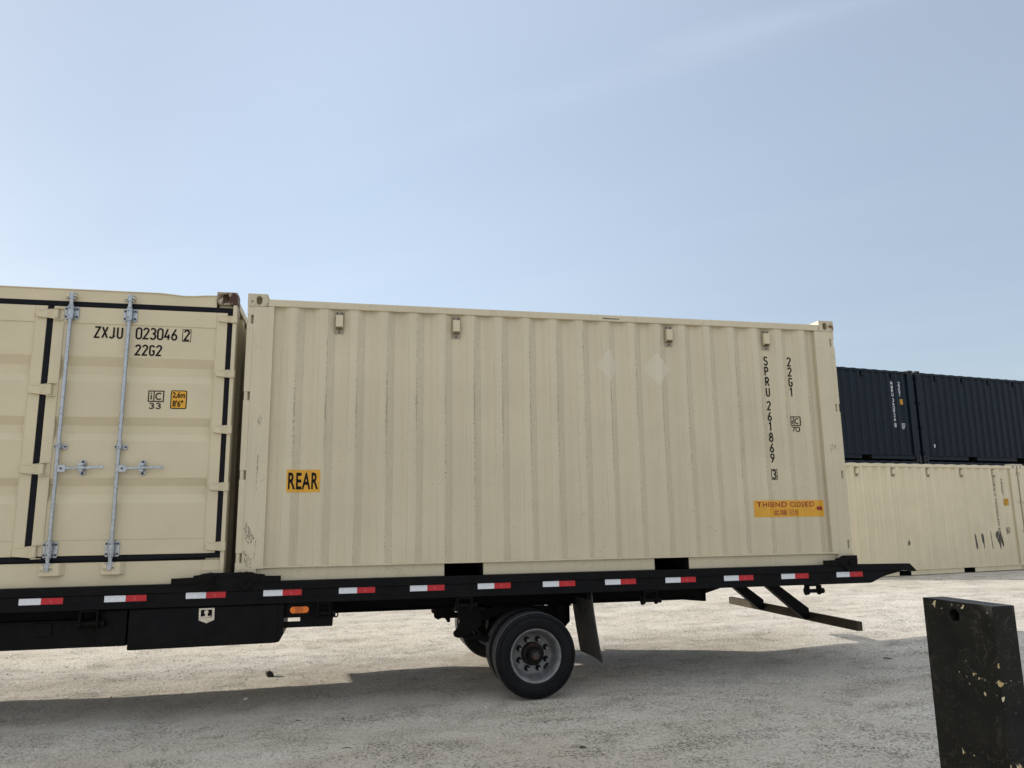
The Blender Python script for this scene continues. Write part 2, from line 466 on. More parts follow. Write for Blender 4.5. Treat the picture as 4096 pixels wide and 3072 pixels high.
# ------------------------------------------------------------------ mesh helpers
class MB:
    def __init__(self):
        self.bm = bmesh.new()
        self.mi = 0

    def face(self, vs):
        try:
            f = self.bm.faces.new(vs)
            f.material_index = self.mi
            return f
        except ValueError:
            return None

    def box(self, x0, x1, y0, y1, z0, z1):
        v = [self.bm.verts.new((x, y, z)) for z in (z0, z1) for y in (y0, y1) for x in (x0, x1)]
        for q in ((0, 2, 3, 1), (4, 5, 7, 6), (0, 1, 5, 4), (2, 6, 7, 3), (0, 4, 6, 2), (1, 3, 7, 5)):
            self.face([v[i] for i in q])
        return self

    def prism(self, pts, a0, a1, axis='y'):
        """polygon (two coordinates) extruded from a0 to a1 along axis"""
        def P(p, a):
            return {'y': (p[0], a, p[1]), 'x': (a, p[0], p[1]), 'z': (p[0], p[1], a)}[axis]
        A = [self.bm.verts.new(P(p, a0)) for p in pts]
        B = [self.bm.verts.new(P(p, a1)) for p in pts]
        n = len(pts)
        self.face(A)
        self.face(B[::-1])
        for i in range(n):
            j = (i + 1) % n
            self.face([A[j], A[i], B[i], B[j]])
        return self

    def cyl(self, p0, p1, r, n=16, r1=None):
        p0, p1 = Vector(p0), Vector(p1)
        q = (p1 - p0).to_track_quat('Z', 'Y')
        r1 = r if r1 is None else r1
        A, B = [], []
        for i in range(n):
            a = 2 * math.pi * i / n
            d = q @ Vector((math.cos(a), math.sin(a), 0))
            A.append(self.bm.verts.new(p0 + d * r))
            B.append(self.bm.verts.new(p1 + d * r1))
        self.face(A[::-1])
        self.face(B)
        for i in range(n):
            j = (i + 1) % n
            self.face([A[i], A[j], B[j], B[i]])
        return self

    def lathe(self, prof, n=48, c=(0, 0, 0), close=False):
        """profile of (radius, y) turned about the y axis"""
        rings = []
        for r, y in prof:
            rings.append([self.bm.verts.new((c[0] + r * math.cos(2 * math.pi * i / n), c[1] + y, c[2] + r * math.sin(2 * math.pi * i / n))) for i in range(n)])
        m = len(prof)
        for k in range(m if close else m - 1):
            a, b = rings[k], rings[(k + 1) % m]
            for i in range(n):
                j = (i + 1) % n
                self.face([a[i], a[j], b[j], b[i]])
        return self

    def hole_plate(self, x0, x1, z0, z1, y, hole, depth):
        """rectangle facing -y with a hole (list of points round it, counter-clockwise) sunk to depth"""
        n = len(hole)
        cx = sum(p[0] for p in hole) / n
        cz = sum(p[1] for p in hole) / n
        out, inn, deep = [], [], []
        for hx, hz in hole:
            dx, dz = hx - cx, hz - cz
            k = 1e9
            if dx > 1e-9: k = min(k, (x1 - cx) / dx)
            if dx < -1e-9: k = min(k, (x0 - cx) / dx)
            if dz > 1e-9: k = min(k, (z1 - cz) / dz)
            if dz < -1e-9: k = min(k, (z0 - cz) / dz)
            out.append(self.bm.verts.new((cx + dx * k, y, cz + dz * k)))
            inn.append(self.bm.verts.new((hx, y, hz)))
            deep.append(self.bm.verts.new((hx, y + depth, hz)))
        for i in range(n):
            j = (i + 1) % n
            self.face([out[i], out[j], inn[j], inn[i]])
            self.face([inn[i], inn[j], deep[j], deep[i]])
            a, b = out[i].co, out[j].co                       # square off the corner between two rays
            if abs(a.x - b.x) > 1e-6 and abs(a.z - b.z) > 1e-6:
                cxn = x1 if max(a.x, b.x) > x1 - 1e-6 else x0
                czn = z1 if max(a.z, b.z) > z1 - 1e-6 else z0
                self.face([self.bm.verts.new((cxn, y, czn)), out[j], out[i]])
        self.face(deep)
        return self

    def ribbon(self, pts, w, y, closed=False, step=0.012):
        """flat stroke in the xz plane at depth y"""
        P = []
        m = len(pts)
        for i in range(m if closed else m - 1):
            a, b = Vector(pts[i]), Vector(pts[(i + 1) % m])
            k = max(1, int((b - a).length / step))
            P += [a.lerp(b, q / k) for q in range(k)]
        if not closed:
            P.append(Vector(pts[-1]))
        n = len(P)
        L, Rr = [], []
        for i in range(n):
            a = P[i - 1] if (i > 0 or closed) else None
            b = P[(i + 1) % n] if (i < n - 1 or closed) else None
            d1 = (P[i] - a).normalized() if a is not None else None
            d2 = (b - P[i]).normalized() if b is not None else None
            if d1 is None: d1 = d2
            if d2 is None: d2 = d1
            n1, n2 = Vector((-d1.y, d1.x)), Vector((-d2.y, d2.x))
            mt = n1 + n2
            mt = mt.normalized() if mt.length > 1e-6 else n1
            s = (w / 2) / max(0.45, mt.dot(n1))
            q = P[i] + mt * s
            L.append(self.bm.verts.new((q.x, y, q.y)))
            q = P[i] - mt * s
            Rr.append(self.bm.verts.new((q.x, y, q.y)))
        for i in range(n if closed else n - 1):
            j = (i + 1) % n
            self.face([L[i], Rr[i], Rr[j], L[j]])
        return self

    def drape(self, f, breaks=None):
        """lay flat sheet vertices on the profile y = f(x), cutting first where the profile folds"""
        if breaks:
            xs = [v.co.x for v in self.bm.verts]
            lo, hi = min(xs), max(xs)
            for b in breaks:
                if lo < b < hi:
                    g = self.bm.verts[:] + self.bm.edges[:] + self.bm.faces[:]
                    bmesh.ops.bisect_plane(self.bm, geom=g, plane_co=(b, 0, 0), plane_no=(1, 0, 0))
        for v in self.bm.verts:
            v.co.y += f(v.co.x) + (wave(v.co.x, v.co.z) if f is prof else 0)
        return self

    def build(self, name, mats, parent=None, smooth=False, bevel=0.0, off=None):
        me = bpy.data.meshes.new(name)
        bmesh.ops.recalc_face_normals(self.bm, faces=self.bm.faces[:])
        if off is not None:
            self.bm.transform(Matrix.Translation(-Vector(off)))
        self.bm.to_mesh(me)
        self.bm.free()
        for m in (mats if isinstance(mats, (list, tuple)) else [mats]):
            me.materials.append(m)
        if smooth:
            me.polygons.foreach_set('use_smooth', [True] * len(me.polygons))
            me.set_sharp_from_angle(angle=R(35))
        o = bpy.data.objects.new(name, me)
        COL.objects.link(o)
        if parent:
            o.parent = parent
        if bevel:
            b = o.modifiers.new('bevel', 'BEVEL')
            b.width = bevel
            b.segments = 2
            b.limit_method = 'ANGLE'
            b.angle_limit = R(50)
        return o


def build_each(mb, name, mats, parent=None, off=None, bevel=0.0):
    """every connected piece of the builder becomes an object of its own"""
    bm = mb.bm
    seen, groups = set(), []
    for v in bm.verts:
        if v in seen: continue
        st, grp = [v], []
        seen.add(v)
        while st:
            a = st.pop()
            grp.append(a)
            for e in a.link_edges:
                b = e.other_vert(a)
                if b not in seen:
                    seen.add(b)
                    st.append(b)
        groups.append(grp)
    out = []
    for grp in groups:
        m2 = MB()
        mp = {v: m2.bm.verts.new(v.co) for v in grp}
        for f in {f for v in grp for f in v.link_faces}:
            nf = m2.bm.faces.new([mp[v] for v in f.verts])
            nf.material_index = f.material_index
        out.append(m2.build(name, mats, parent, off=off, bevel=bevel))
    bm.free()
    return out


def stadium(cx, cz, w, h, n=24):
    """tall or wide rounded slot"""
    pts = []
    r = min(w, h) / 2
    for i in range(n):
        a = 2 * math.pi * i / n
        x, z = r * math.cos(a), r * math.sin(a)
        if h > w:
            z += (h / 2 - r) * (1 if z >= 0 else -1)
        else:
            x += (w / 2 - r) * (1 if x >= 0 else -1)
        pts.append((cx + x, cz + z))
    return pts


def rrect(x0, x1, z0, z1, r, n=5):
    pts = []
    for cx, cz, a0 in ((x1 - r, z1 - r, 0), (x0 + r, z1 - r, 90), (x0 + r, z0 + r, 180), (x1 - r, z0 + r, 270)):
        for i in range(n + 1):
            a = R(a0 + 90 * i / n)
            pts.append((cx + r * math.cos(a), cz + r * math.sin(a)))
    return pts


def thing(name, label, cat, loc, rz=0, group=None):
    o = bpy.data.objects.new(name, None)
    COL.objects.link(o)
    o.empty_display_size = 0.2
    o.location = loc
    o.rotation_euler.z = rz
    return tag(o, label, cat, group)


def tag(o, label, cat, group=None):
    o['label'] = label
    o['category'] = cat
    if group:
        o['group'] = group
    return o


# ------------------------------------------------------------------ lettering
def arc(cx, cy, rx, ry, a0, a1, n=10):
    return [(cx + rx * math.cos(R(a0 + (a1 - a0) * i / n)), cy + ry * math.sin(R(a0 + (a1 - a0) * i / n))) for i in range(n + 1)]


q = 0.42
GL = {
    '0': [(arc(.21, .78, .21, .22, 0, 180) + arc(.21, .22, .21, .22, 180, 360), True)],
    '1': [([(.05, .84), (.24, .99), (.24, 0)], False)],
    '2': [(arc(.21, .78, .2, .22, 175, -32, 12) + [(0.01, .03), (.43, .03)], False)],
    '3': [(arc(.19, .76, .2, .24, 150, -80, 12) + arc(.19, .26, .22, .26, 80, -155, 12), False)],
    '4': [([(.23, 1), (.01, .26), (.43, .26)], False), ([(.32, .5), (.32, 0)], False)],
    '5': [([(.4, .97), (.05, .97), (.03, .55)] + arc(.19, .31, .22, .31, 125, -150, 12), False)],
    '6': [([(.33, 1), (.04, .42)] + arc(.21, .25, .2, .25, 160, -190, 16), False)],
    '7': [([(0, .97), (.42, .97), (.14, 0)], False)],
    '8': [(arc(.21, .75, .17, .23, -90, 270, 16)[:-1], True), (arc(.21, .26, .21, .26, 90, 450, 16)[:-1], True)],
    '9': [([(.09, 0), (.38, .58)] + arc(.21, .75, .2, .25, -20, -370, 16), False)],
    'Z': [([(0, .97), (.41, .97), (.01, .03), (.42, .03)], False)],
    'X': [([(0, 1), (.42, 0)], False), ([(.42, 1), (0, 0)], False)],
    'J': [([(.33, 1), (.33, .2)] + arc(.165, .2, .165, .19, 0, -160, 8), False)],
    'U': [([(.02, 1), (.02, .22)] + arc(.21, .21, .19, .2, 180, 360) + [(.4, 1)], False)],
    'S': [(arc(.21, .75, .19, .23, 15, 270, 12) + arc(.21, .26, .2, .25, 90, -165, 12), False)],
    'P': [([(.02, 0), (.02, .97), (.2, .97)] + arc(.2, .72, .21, .25, 90, -90) + [(.02, .47)], False)],
    'R': [([(.02, 0), (.02, .97), (.2, .97)] + arc(.2, .73, .2, .24, 90, -90) + [(.02, .49)], False), ([(.2, .49), (.42, 0)], False)],
    'N': [([(.02, 0), (.02, 1), (.4, 0), (.4, 1)], False)],
    'W': [([(0, 1), (.1, 0), (.22, .66), (.34, 0), (.44, 1)], False)],
    'M': [([(0, 0), (0, 1), (.22, .42), (.44, 1), (.44, 0)], False)],
    'D': [([(.02, .03), (.02, .97), (.18, .97)] + arc(.18, .5, .22, .47, 90, -90), True)],
    'G': [(arc(.21, .78, .19, .2, 10, 180) + arc(.21, .22, .19, .2, 180, 360) + [(.4, .46), (.22, .46)], False)],
    'C': [(arc(.21, .72, .2, .26, 25, 180) + arc(.21, .28, .2, .26, 180, 335), False)],
    'I': [([(.1, 0), (.1, 1)], False)],
    'K': [([(.02, 0), (.02, 1)], False), ([(.42, 1), (.05, .45), (.42, 0)], False)],
    'B': [([(.02, .03), (.02, .97), (.2, .97)] + arc(.2, .74, .17, .23, 90, -90) + arc(.2, .26, .21, .24, 90, -90) + [(.02, .03)], False)],
}


def glyph(mb, ch, x, z, h, y, sw, wx=1.0):
    """one stroke letter, lower-left corner at x, z"""
    for k, (pts, closed) in enumerate(GL[ch]):
        mb.ribbon([(x + px_ * h * wx, z + pz_ * h) for px_, pz_ in pts], sw, y - 0.0004 * k, closed)


def text_row(mb, s, x, z, h, y, sw, adv, wx=1.0):
    for i, ch in enumerate(s):
        if ch != ' ':
            glyph(mb, ch, x + adv * i, z, h, y, sw, wx)


def text_col(mb, s, x, ztop, h, y, sw, adv, wx=1.0):
    for i, ch in enumerate(s):
        if ch != ' ':
            glyph(mb, ch, x, ztop - h - adv * i, h, y, sw, wx)


def frame(mb, x0, x1, z0, z1, y, sw):
    h = sw / 2
    mb.ribbon([(x0 + h, z0 + h), (x1 - h, z0 + h), (x1 - h, z1 - h), (x0 + h, z1 - h)], sw, y, True)


def ic_mark(mb, x0, x1, z0, z1, num, y):
    w, h = x1 - x0, z1 - z0
    frame(mb, x0, x1, z0, z1, y, h * 0.085)
    xm = x0 + w * 0.37
    mb.ribbon([(xm, z0 + h * 0.06), (xm, z1 - h * 0.06)], h * 0.075, y - 0.0004)
    xi = x0 + w * 0.2
    mb.ribbon([(xi, z0 + h * 0.2), (xi, z0 + h * 0.6)], h * 0.1, y - 0.0008)
    mb.ribbon([(xi, z0 + h * 0.7), (xi, z0 + h * 0.8)], h * 0.1, y - 0.0008)
    mb.ribbon(arc(x0 + w * 0.68, z0 + h * 0.5, w * 0.19, h * 0.27, 50, 310, 14), h * 0.1, y - 0.0008)
    nh = h * 0.46
    text_row(mb, num, x0 + w * 0.12, z0 - nh * 1.28, nh, y, h * 0.09, w * 0.42, 1.85)


def font_mesh(body, x0, x1, z0, z1, y, bold=0.0, gap=1.0):
    """text in the built-in font, fitted to a rectangle; returns a bmesh builder"""
    cu = bpy.data.curves.new('text', 'FONT')
    cu.body = body
    cu.size = 1
    cu.offset = bold
    cu.space_character = gap
    cu.resolution_u = 4
    tmp = bpy.data.objects.new('text', cu)
    me = bpy.data.meshes.new_from_object(tmp)
    mb = MB()
    mb.bm.from_mesh(me)
    bpy.data.objects.remove(tmp)
    bpy.data.meshes.remove(me)
    bpy.data.curves.remove(cu)
    vs = mb.bm.verts
    if not len(vs):
        return mb
    ax, bx = min(v.co.x for v in vs), max(v.co.x for v in vs)
    az, bz = min(v.co.y for v in vs), max(v.co.y for v in vs)
    for v in vs:
        v.co = Vector((x0 + (v.co.x - ax) / (bx - ax) * (x1 - x0), y, z0 + (v.co.y - az) / (bz - az) * (z1 - z0)))
    return mb


def sheet(mb, x0, x1, z0, z1, y, r=0.0):
    pts = rrect(x0, x1, z0, z1, r) if r else [(x0, z0), (x1, z0), (x1, z1), (x0, z1)]
    mb.face([mb.bm.verts.new((a, y, b)) for a, b in pts])


# ------------------------------------------------------------------ ground
def sstep(t):
    t = min(1, max(0, t))
    return t * t * (3 - 2 * t)


def gz(x, y):
    z = -1.095 + 0.2135 * sstep((x * 0.8 + y * 0.6 - 3) / 10.2)
    z -= 0.05 * math.exp(-((x + 0.5) ** 2 / 6 + (y - 1.2) ** 2 / 3))
    return z


def axis(lo, hi, fine_lo, fine_hi, step):
    a = []
    v = fine_lo
    while v < fine_hi + 1e-6:
        a.append(v)
        v += step
    s, v = step, a[-1]
    while v < hi:
        s *= 1.28
        v += s
        a.append(min(v, hi))
    s, v = step, a[0]
    while v > lo:
        s *= 1.28
        v -= s
        a.insert(0, max(v, lo))
    return a


gx, gy = axis(-2500, 2500, -3.5, 11, 0.075), axis(-2500, 2500, -4, 7, 0.075)
mb = MB()
rows = []
for y in gy:
    row = []
    for x in gx:
        near = math.exp(-((x - 4) / 30) ** 2 - (y / 25) ** 2)
        dz = (noise.noise((x * 0.9, y * 1.3, 0)) * 0.012 + noise.noise((x * 4, y * 4.5, 3)) * 0.005 + noise.noise((x * 11, y * 12, 8)) * 0.0035) * near
        flat = math.exp(-(((x - 2.66) / 0.5) ** 2) * 2) * (1 if -0.4 < y < 3 else 0)
        row.append(mb.bm.verts.new((x, y, gz(x, y) + dz * (1 - flat))))
    rows.append(row)
for j in range(len(gy) - 1):
    for i in range(len(gx) - 1):
        mb.face([rows[j][i], rows[j][i + 1], rows[j + 1][i + 1], rows[j + 1][i]])
g = mb.build('ground', M['ground'], smooth=False)
g.data.polygons.foreach_set('use_smooth', [True] * len(g.data.polygons))
g['kind'] = 'structure'
g['label'] = 'pale crushed limestone yard, partly in the shadow of the loaded trailer'

# loose gravel lying on the yard
M['gravel'] = plain('gravel', (0.46, 0.42, 0.355), 0.9, 0, 0.5, 11)
mb = MB()
ico = bmesh.new()
bmesh.ops.create_icosphere(ico, subdivisions=1, radius=1)
IV = [v.co.copy() for v in ico.verts]
IF = [[v.index for v in f.verts] for f in ico.faces]
ico.free()


def pebble(mb, x, y, z, r, sq=0.6):
    rot = Matrix.Rotation(random.random() * 6.28, 3, 'Z')
    sx, sy = random.uniform(.7, 1.3), random.uniform(.6, 1.1)
    vs = [mb.bm.verts.new(rot @ Vector((v.x * sx * r * random.uniform(.82, 1.15), v.y * sy * r * random.uniform(.82, 1.15), v.z * sq * r)) + Vector((x, y, z))) for v in IV]
    for f in IF:
        mb.face([vs[i] for i in f])


cnt = 0
while cnt < 5200:
    x, y = random.uniform(-3.2, 10.5), random.uniform(-3.2, 6.0)
    dn = noise.noise((x * 0.8, y * 1.5, 5)) + 0.5 * noise.noise((x * 2.5, y * 3.5, 1))
    if random.random() > 0.3 + 0.9 * dn:
        continue
    r = 0.0035 + 0.010 * random.random() ** 5
    pebble(mb, x, y, gz(x, y) + r * 0.25, r)
    cnt += 1
o = mb.build('gravel', M['gravel'])
o['kind'] = 'stuff'
o['label'] = 'small loose gravel scattered over the pale yard'


# ------------------------------------------------------------------ containers
CW, CL = 2.438, 6.058


def prof(x, flat=False):
    """depth of the corrugated side below the container face at x"""
    u = ((x - P0) / PITCHX) % 1.0 * PITCHX       # 0 at the right edge of an outer flat
    if u < 0.068: return 0.014 + 0.036 * u / 0.068
    if u < 0.1367: return 0.05
    if u < 0.2047: return 0.05 - 0.036 * (u - 0.1367) / 0.068
    return 0.014


def wave(x, z):
    """slight unevenness of the pressed sheet"""
    return 0.0045 * noise.noise((x * 1.7, z * 1.4, 2)) * max(0, min(1, (z - 0.134) * 4, (2.44 - z) * 4))


def breaks():
    xs = []
    k = -1
    while True:
        b = P0 + k * PITCHX
        if b > CL: break
        for d in (0, 0.068, 0.1367, 0.2047):
            if 0.235 < b + d < 5.845: xs.append(b + d)
        k += 1
    return sorted(xs)


BRK = breaks()
SLOTS = ((0.172, 0.255), (0.889, 0.970), (1.598, 1.678), (2.308, 2.391))


def castings(T, H, mats):
    """eight corner fittings with their slotted holes"""
    for ix, x0 in enumerate((0, CL - 0.178)):
        for iy in (0, 1):
            for iz, z0 in enumerate((0, H - 0.118)):
                mb = MB()
                x1, z1 = x0 + 0.178, z0 + 0.118
                y0, y1 = (0, 0.162) if iy == 0 else (CW - 0.162, CW)
                if iy == 0:
                    mb.hole_plate(x0, x1, z0, z1, y0, stadium((x0 + x1) / 2 + (0.012 if ix == 0 else -0.012), (z0 + z1) / 2 - 0.002, 0.05, 0.079), 0.09)
                    for a, b, c, d in (((x0, z0), (x1, z0), 0, 0), ((x1, z0), (x1, z1), 0, 0), ((x1, z1), (x0, z1), 0, 0), ((x0, z1), (x0, z0), 0, 0)):
                        mb.face([mb.bm.verts.new((a[0], y0, a[1])), mb.bm.verts.new((b[0], y0, b[1])), mb.bm.verts.new((b[0], y1, b[1])), mb.bm.verts.new((a[0], y1, a[1]))])
                    bmesh.ops.remove_doubles(mb.bm, verts=mb.bm.verts[:], dist=1e-5)
                else:
                    mb.box(x0, x1, y0, y1, z0, z1)
                mb.build('corner_casting', mats[(ix, iy, iz)] if isinstance(mats, dict) else mats, T, bevel=0.008)


def vent(T, xc, z0, z1, mats, w=0.085):
    """riveted louvre box in a trough of the side"""
    yb = prof(xc) - 0.005
    x0, x1 = xc - w / 2, xc + w / 2
    mb = MB()
    mb.box(x0, x1, yb - 0.006, yb, z0, z1)
    o = mb.build('vent', mats[0], T, bevel=0.004)
    bx0, bx1 = x0 + 0.010, x1 - 0.010
    zt, zb = z1 - 0.034, z0 + 0.030
    mb = MB()
    yo = yb - 0.046
    mb.prism([(yb - 0.006, zt), (yo, zt - 0.006), (yo, zb + 0.03), (yb - 0.006, zb + 0.012)], bx0, bx1, 'x')
    mb.build('vent_hood', mats[1], o, bevel=0.002)
    mb = MB()
    for k in range(5):
        xa = bx0 + 0.006 + (bx1 - bx0 - 0.016) * k / 4
        mb.prism([(yb - 0.009, zb + 0.0095), (yo + 0.004, zb + 0.027), (yo + 0.004, zb + 0.022), (yb - 0.009, zb + 0.0045)], xa, xa + 0.006, 'x')
    mb.build('vent_grille', mats[2], o)
    mb = MB()
    for xa, za in ((x0 + 0.02, z1 - 0.017), (x1 - 0.02, z1 - 0.017), (xc, z0 + 0.015)):
        mb.cyl((xa, yb - 0.006, za), (xa, yb - 0.013, za), 0.0075, 10)
    build_each(mb, 'rivet', mats[3], o)


def box_container(T, H, paint, flat, cast, roof=0.0):
    """steel box with corrugated sides, in T's frame: x along the side, front face y = 0"""
    castings(T, H, cast)
    # posts, with the hinge notches open in the outer edge
    for x0, s in ((0, 1), (CL, -1)):
        mb = MB()
        a, b = sorted((x0 + s * 0.056, x0 + s * 0.235))
        mb.box(a, b, 0.004, 0.06, 0.118, H - 0.118)
        edges = [0.118] + [v for sl in SLOTS for v in sl] + [H - 0.118]
        c, d = sorted((x0, x0 + s * 0.056))
        for k in range(0, len(edges), 2):
            mb.box(c + (0.001 if s > 0 else 0), d - (0.001 if s < 0 else 0), 0.0055, 0.058, edges[k], edges[k + 1])
        mb.box(min(x0 + s * 0.002, x0 + s * 0.2), max(x0 + s * 0.002, x0 + s * 0.2), 0.062, 0.16, 0.118, H - 0.118)
        # strip of post above and below, beside the casting
        e, f = sorted((x0 + s * 0.178, x0 + s * 0.235))
        mb.box(e, f, 0.006, 0.06, H - 0.115, H - 0.05)
        po = mb.build('corner_post', flat, T, bevel=0.003)
        for z0, z1 in SLOTS:
            mb = MB()
            mb.cyl((x0 + s * 0.02, 0.024, z0), (x0 + s * 0.02, 0.024, z1), 0.0175, 12)
            mb.build('hinge_barrel', flat, po)
    for x0 in (0.001, CL - 0.161):
        MB().box(x0, x0 + 0.16, CW - 0.16, CW - 0.004, 0.118, H - 0.118).build('corner_post', flat, T)
    # rails
    zr = H - 0.045
    mb = MB()
    mb.box(0.1785, CL - 0.1785, 0.004, 0.066, zr - 0.066, zr)
    mb.build('top_rail', flat, T, bevel=0.006)
    MB().box(0.1785, CL - 0.1785, CW - 0.066, CW - 0.004, zr - 0.066, zr).build('top_rail', flat, T)
    mb = MB()
    mb.box(0.1785, CL - 0.1785, 0.003, 0.062, 0.124, 0.136)
    for a, b in ((0.1785, 1.82), (2.183, 3.875), (4.236, CL - 0.1785)):
        mb.box(a, b, 0.030, 0.036, 0.014, 0.123)
    mb.build('bottom_rail', flat, T, bevel=0.002)
    for a, b in ((1.815, 2.187), (3.87, 4.24)):
        mb = MB()
        mb.box(a, a + 0.005, 0.0365, 1.4, 0.016, 0.118)
        mb.box(b - 0.005, b, 0.0365, 1.4, 0.016, 0.118)
        mb.box(a, b, 0.0365, 1.4, 0.1185, 0.1225)
        mb.box(a, b, 1.4005, 1.41, 0.016, 0.118)
        mb.build('fork_pocket', M['dark_in'], T)  # near-black walls: the shade inside the pocket put into the colour
    MB().box(0.1785, CL - 0.1785, CW - 0.05, CW - 0.03, 0.014, 0.136).build('bottom_rail', flat, T)
    MB().box(0.17, CL - 0.17, 0.07, CW - 0.07, 0.126, 0.16).build('floor', M['dark_in'], T)
    # front side
    pts = [0.225] + BRK + [5.853]
    zs = [0.134 + (zr - 0.064 - 0.134) * k / 20 for k in range(21)]
    mb = MB()
    xs = []
    for a, b in zip(pts, pts[1:]):
        xs += [a, (a + b) / 2]
    xs.append(pts[-1])
    grid = [[mb.bm.verts.new((x, prof(x) + wave(x, z), z)) for x in xs] for z in zs]
    for j in range(len(zs) - 1):
        for i in range(len(xs) - 1):
            mb.face([grid[j][i], grid[j][i + 1], grid[j + 1][i + 1], grid[j + 1][i]])
    mb.build('side_panel', paint, T)
    mb = MB()
    for a, b in zip(pts, pts[1:]):
        A = [mb.bm.verts.new((x, CW - prof(x), z)) for x, z in ((a, 0.136), (b, 0.136), (b, zr - 0.066), (a, zr - 0.066))]
        mb.face(A)
    bmesh.ops.remove_doubles(mb.bm, verts=mb.bm.verts[:], dist=1e-5)
    mb.build('side_panel', paint, T)
    # ends, corrugated too
    for x0, s in ((0, 1), (CL, -1)):
        mb = MB()
        ys = [0.155]
        k = 0
        while ys[-1] < CW - 0.30:
            ys.append(ys[-1] + (0.068 if k % 2 else 0.11))
            k += 1
        ys.append(CW - 0.155)
        for k, (a, b) in enumerate(zip(ys, ys[1:])):
            da, db = [(0.012, 0.012), (0.012, 0.057), (0.057, 0.057), (0.057, 0.012)][k % 4]
            if k == len(ys) - 2: db = da
            A = [mb.bm.verts.new((x0 + s * d, y, z)) for d, y, z in ((da, a, 0.02), (db, b, 0.02), (db, b, H - 0.05), (da, a, H - 0.05))]
            mb.face(A)
        bmesh.ops.remove_doubles(mb.bm, verts=mb.bm.verts[:], dist=1e-5)
        mb.box(min(x0 + s * 0.003, x0 + s * 0.06), max(x0 + s * 0.003, x0 + s * 0.06), 0.163, CW - 0.163, H - 0.05 - 0.07, H - 0.045)
        mb.build('end_wall', flat, T)
    # roof sheet with cross ribs
    mb = MB()
    n = 58
    prv = None
    for i in range(n + 1):
        x = 0.18 + (CL - 0.36) * i / n
        z = zr + roof + (0.012 if i % 4 in (1, 2) else 0.001)
        cur = [mb.bm.verts.new((x, 0.068 if roof < 0 else 0.03, z)), mb.bm.verts.new((x, CW - 0.068 if roof < 0 else CW - 0.03, z)), mb.bm.verts.new((x, 0.068 if roof < 0 else 0.03, zr - 0.03))]
        if prv:
            mb.face([prv[0], cur[0], cur[1], prv[1]])
            mb.face([prv[2], cur[2], cur[0], prv[0]])
        prv = cur
    mb.build('roof', M['navy'] if paint == M['navy'] else M['roof'], T)


def side_text(T, name, m, fn):
    mb = MB()
    fn(mb)
    mb.drape(prof)
    return mb.build(name, m, T)


def height_plate(T, x0, x1, z0, z1, f=prof, brk=BRK):
    mb = MB()
    sheet(mb, x0, x1, z0, z1, -0.0022, 0.012)
    o = mb.drape(f, brk).build('height_sticker', M['ink'], T)
    mb = MB()
    d = (x1 - x0) * 0.06
    sheet(mb, x0 + d, x1 - d, z0 + d, z1 - d, -0.0030, 0.008)
    mb.drape(f, brk).build('sticker_face', M['yellow'], o)
    h = z1 - z0
    for body, a, b in (('2,6m', 0.54, 0.86), ('8\'6"', 0.13, 0.45)):
        mb = font_mesh(body, x0 + d * 2.2, x1 - d * (2.2 if body[0] == '2' else 4.2), z0 + h * a, z0 + h * b, -0.0040, 0.012)
        mb.drape(f, brk).build('sticker_lettering', M['ink'], o)


OLD = {(0, 0, 1): M['beige_cast'], (1, 0, 1): M['beige_cast']}
BCAST = {(a, b, c): M['beige_cast'] for a in (0, 1) for b in (0, 1) for c in (0, 1)}

# --- the worn beige container at the back of the trailer
T = thing('shipping_container', 'scuffed beige corrugated container with yellow REAR sticker on the black trailer', 'shipping container', (0, 0, 0), 0, 'containers carried on the trailer')
SP = T
box_container(T, 2.591, M['beige_old'], M['beige_flat'], BCAST, -0.016)
for k in (1, 5, 13, 17):
    xc = P0 + (k) * PITCHX + 0.068 + 0.0343
    vent(T, xc, 2.252, 2.462, (M['weld'], M['beige_new'], M['brass'], M['bolt']))


XN, XS, XI = 5.224, 5.500, 5.480                   # number, size code and mark all sit on trough flats


def code_column(T, m, owner, serial, check, size, num, zt, zd, zb, sw, zic, wx=1.0, hk=0.93, xn=XN):
    side_text(T, 'owner_code', m, lambda mb: text_col(mb, owner, xn, zt, 0.096 * hk, -0.003, sw, 0.1115, wx))
    side_text(T, 'serial_number', m, lambda mb: text_col(mb, serial, xn, zd, 0.095 * hk, -0.003, sw, 0.110, wx))
    side_text(T, 'check_digit', m, lambda mb: glyph(mb, check, XN + 0.006, zb + 0.013, 0.085, -0.003, sw * 0.95))
    side_text(T, 'check_box', m, lambda mb: frame(mb, XN - 0.009, XN + 0.059, zb, zb + 0.110, -0.003, 0.006))
    side_text(T, 'size_code', m, lambda mb: text_col(mb, size, XS, zt - 0.002, 0.096 * hk, -0.003, sw, 0.110, wx))
    side_text(T, 'operator_mark', m, lambda mb: ic_mark(mb, XI, XI + 0.112, zic, zic + 0.100, num, -0.003))


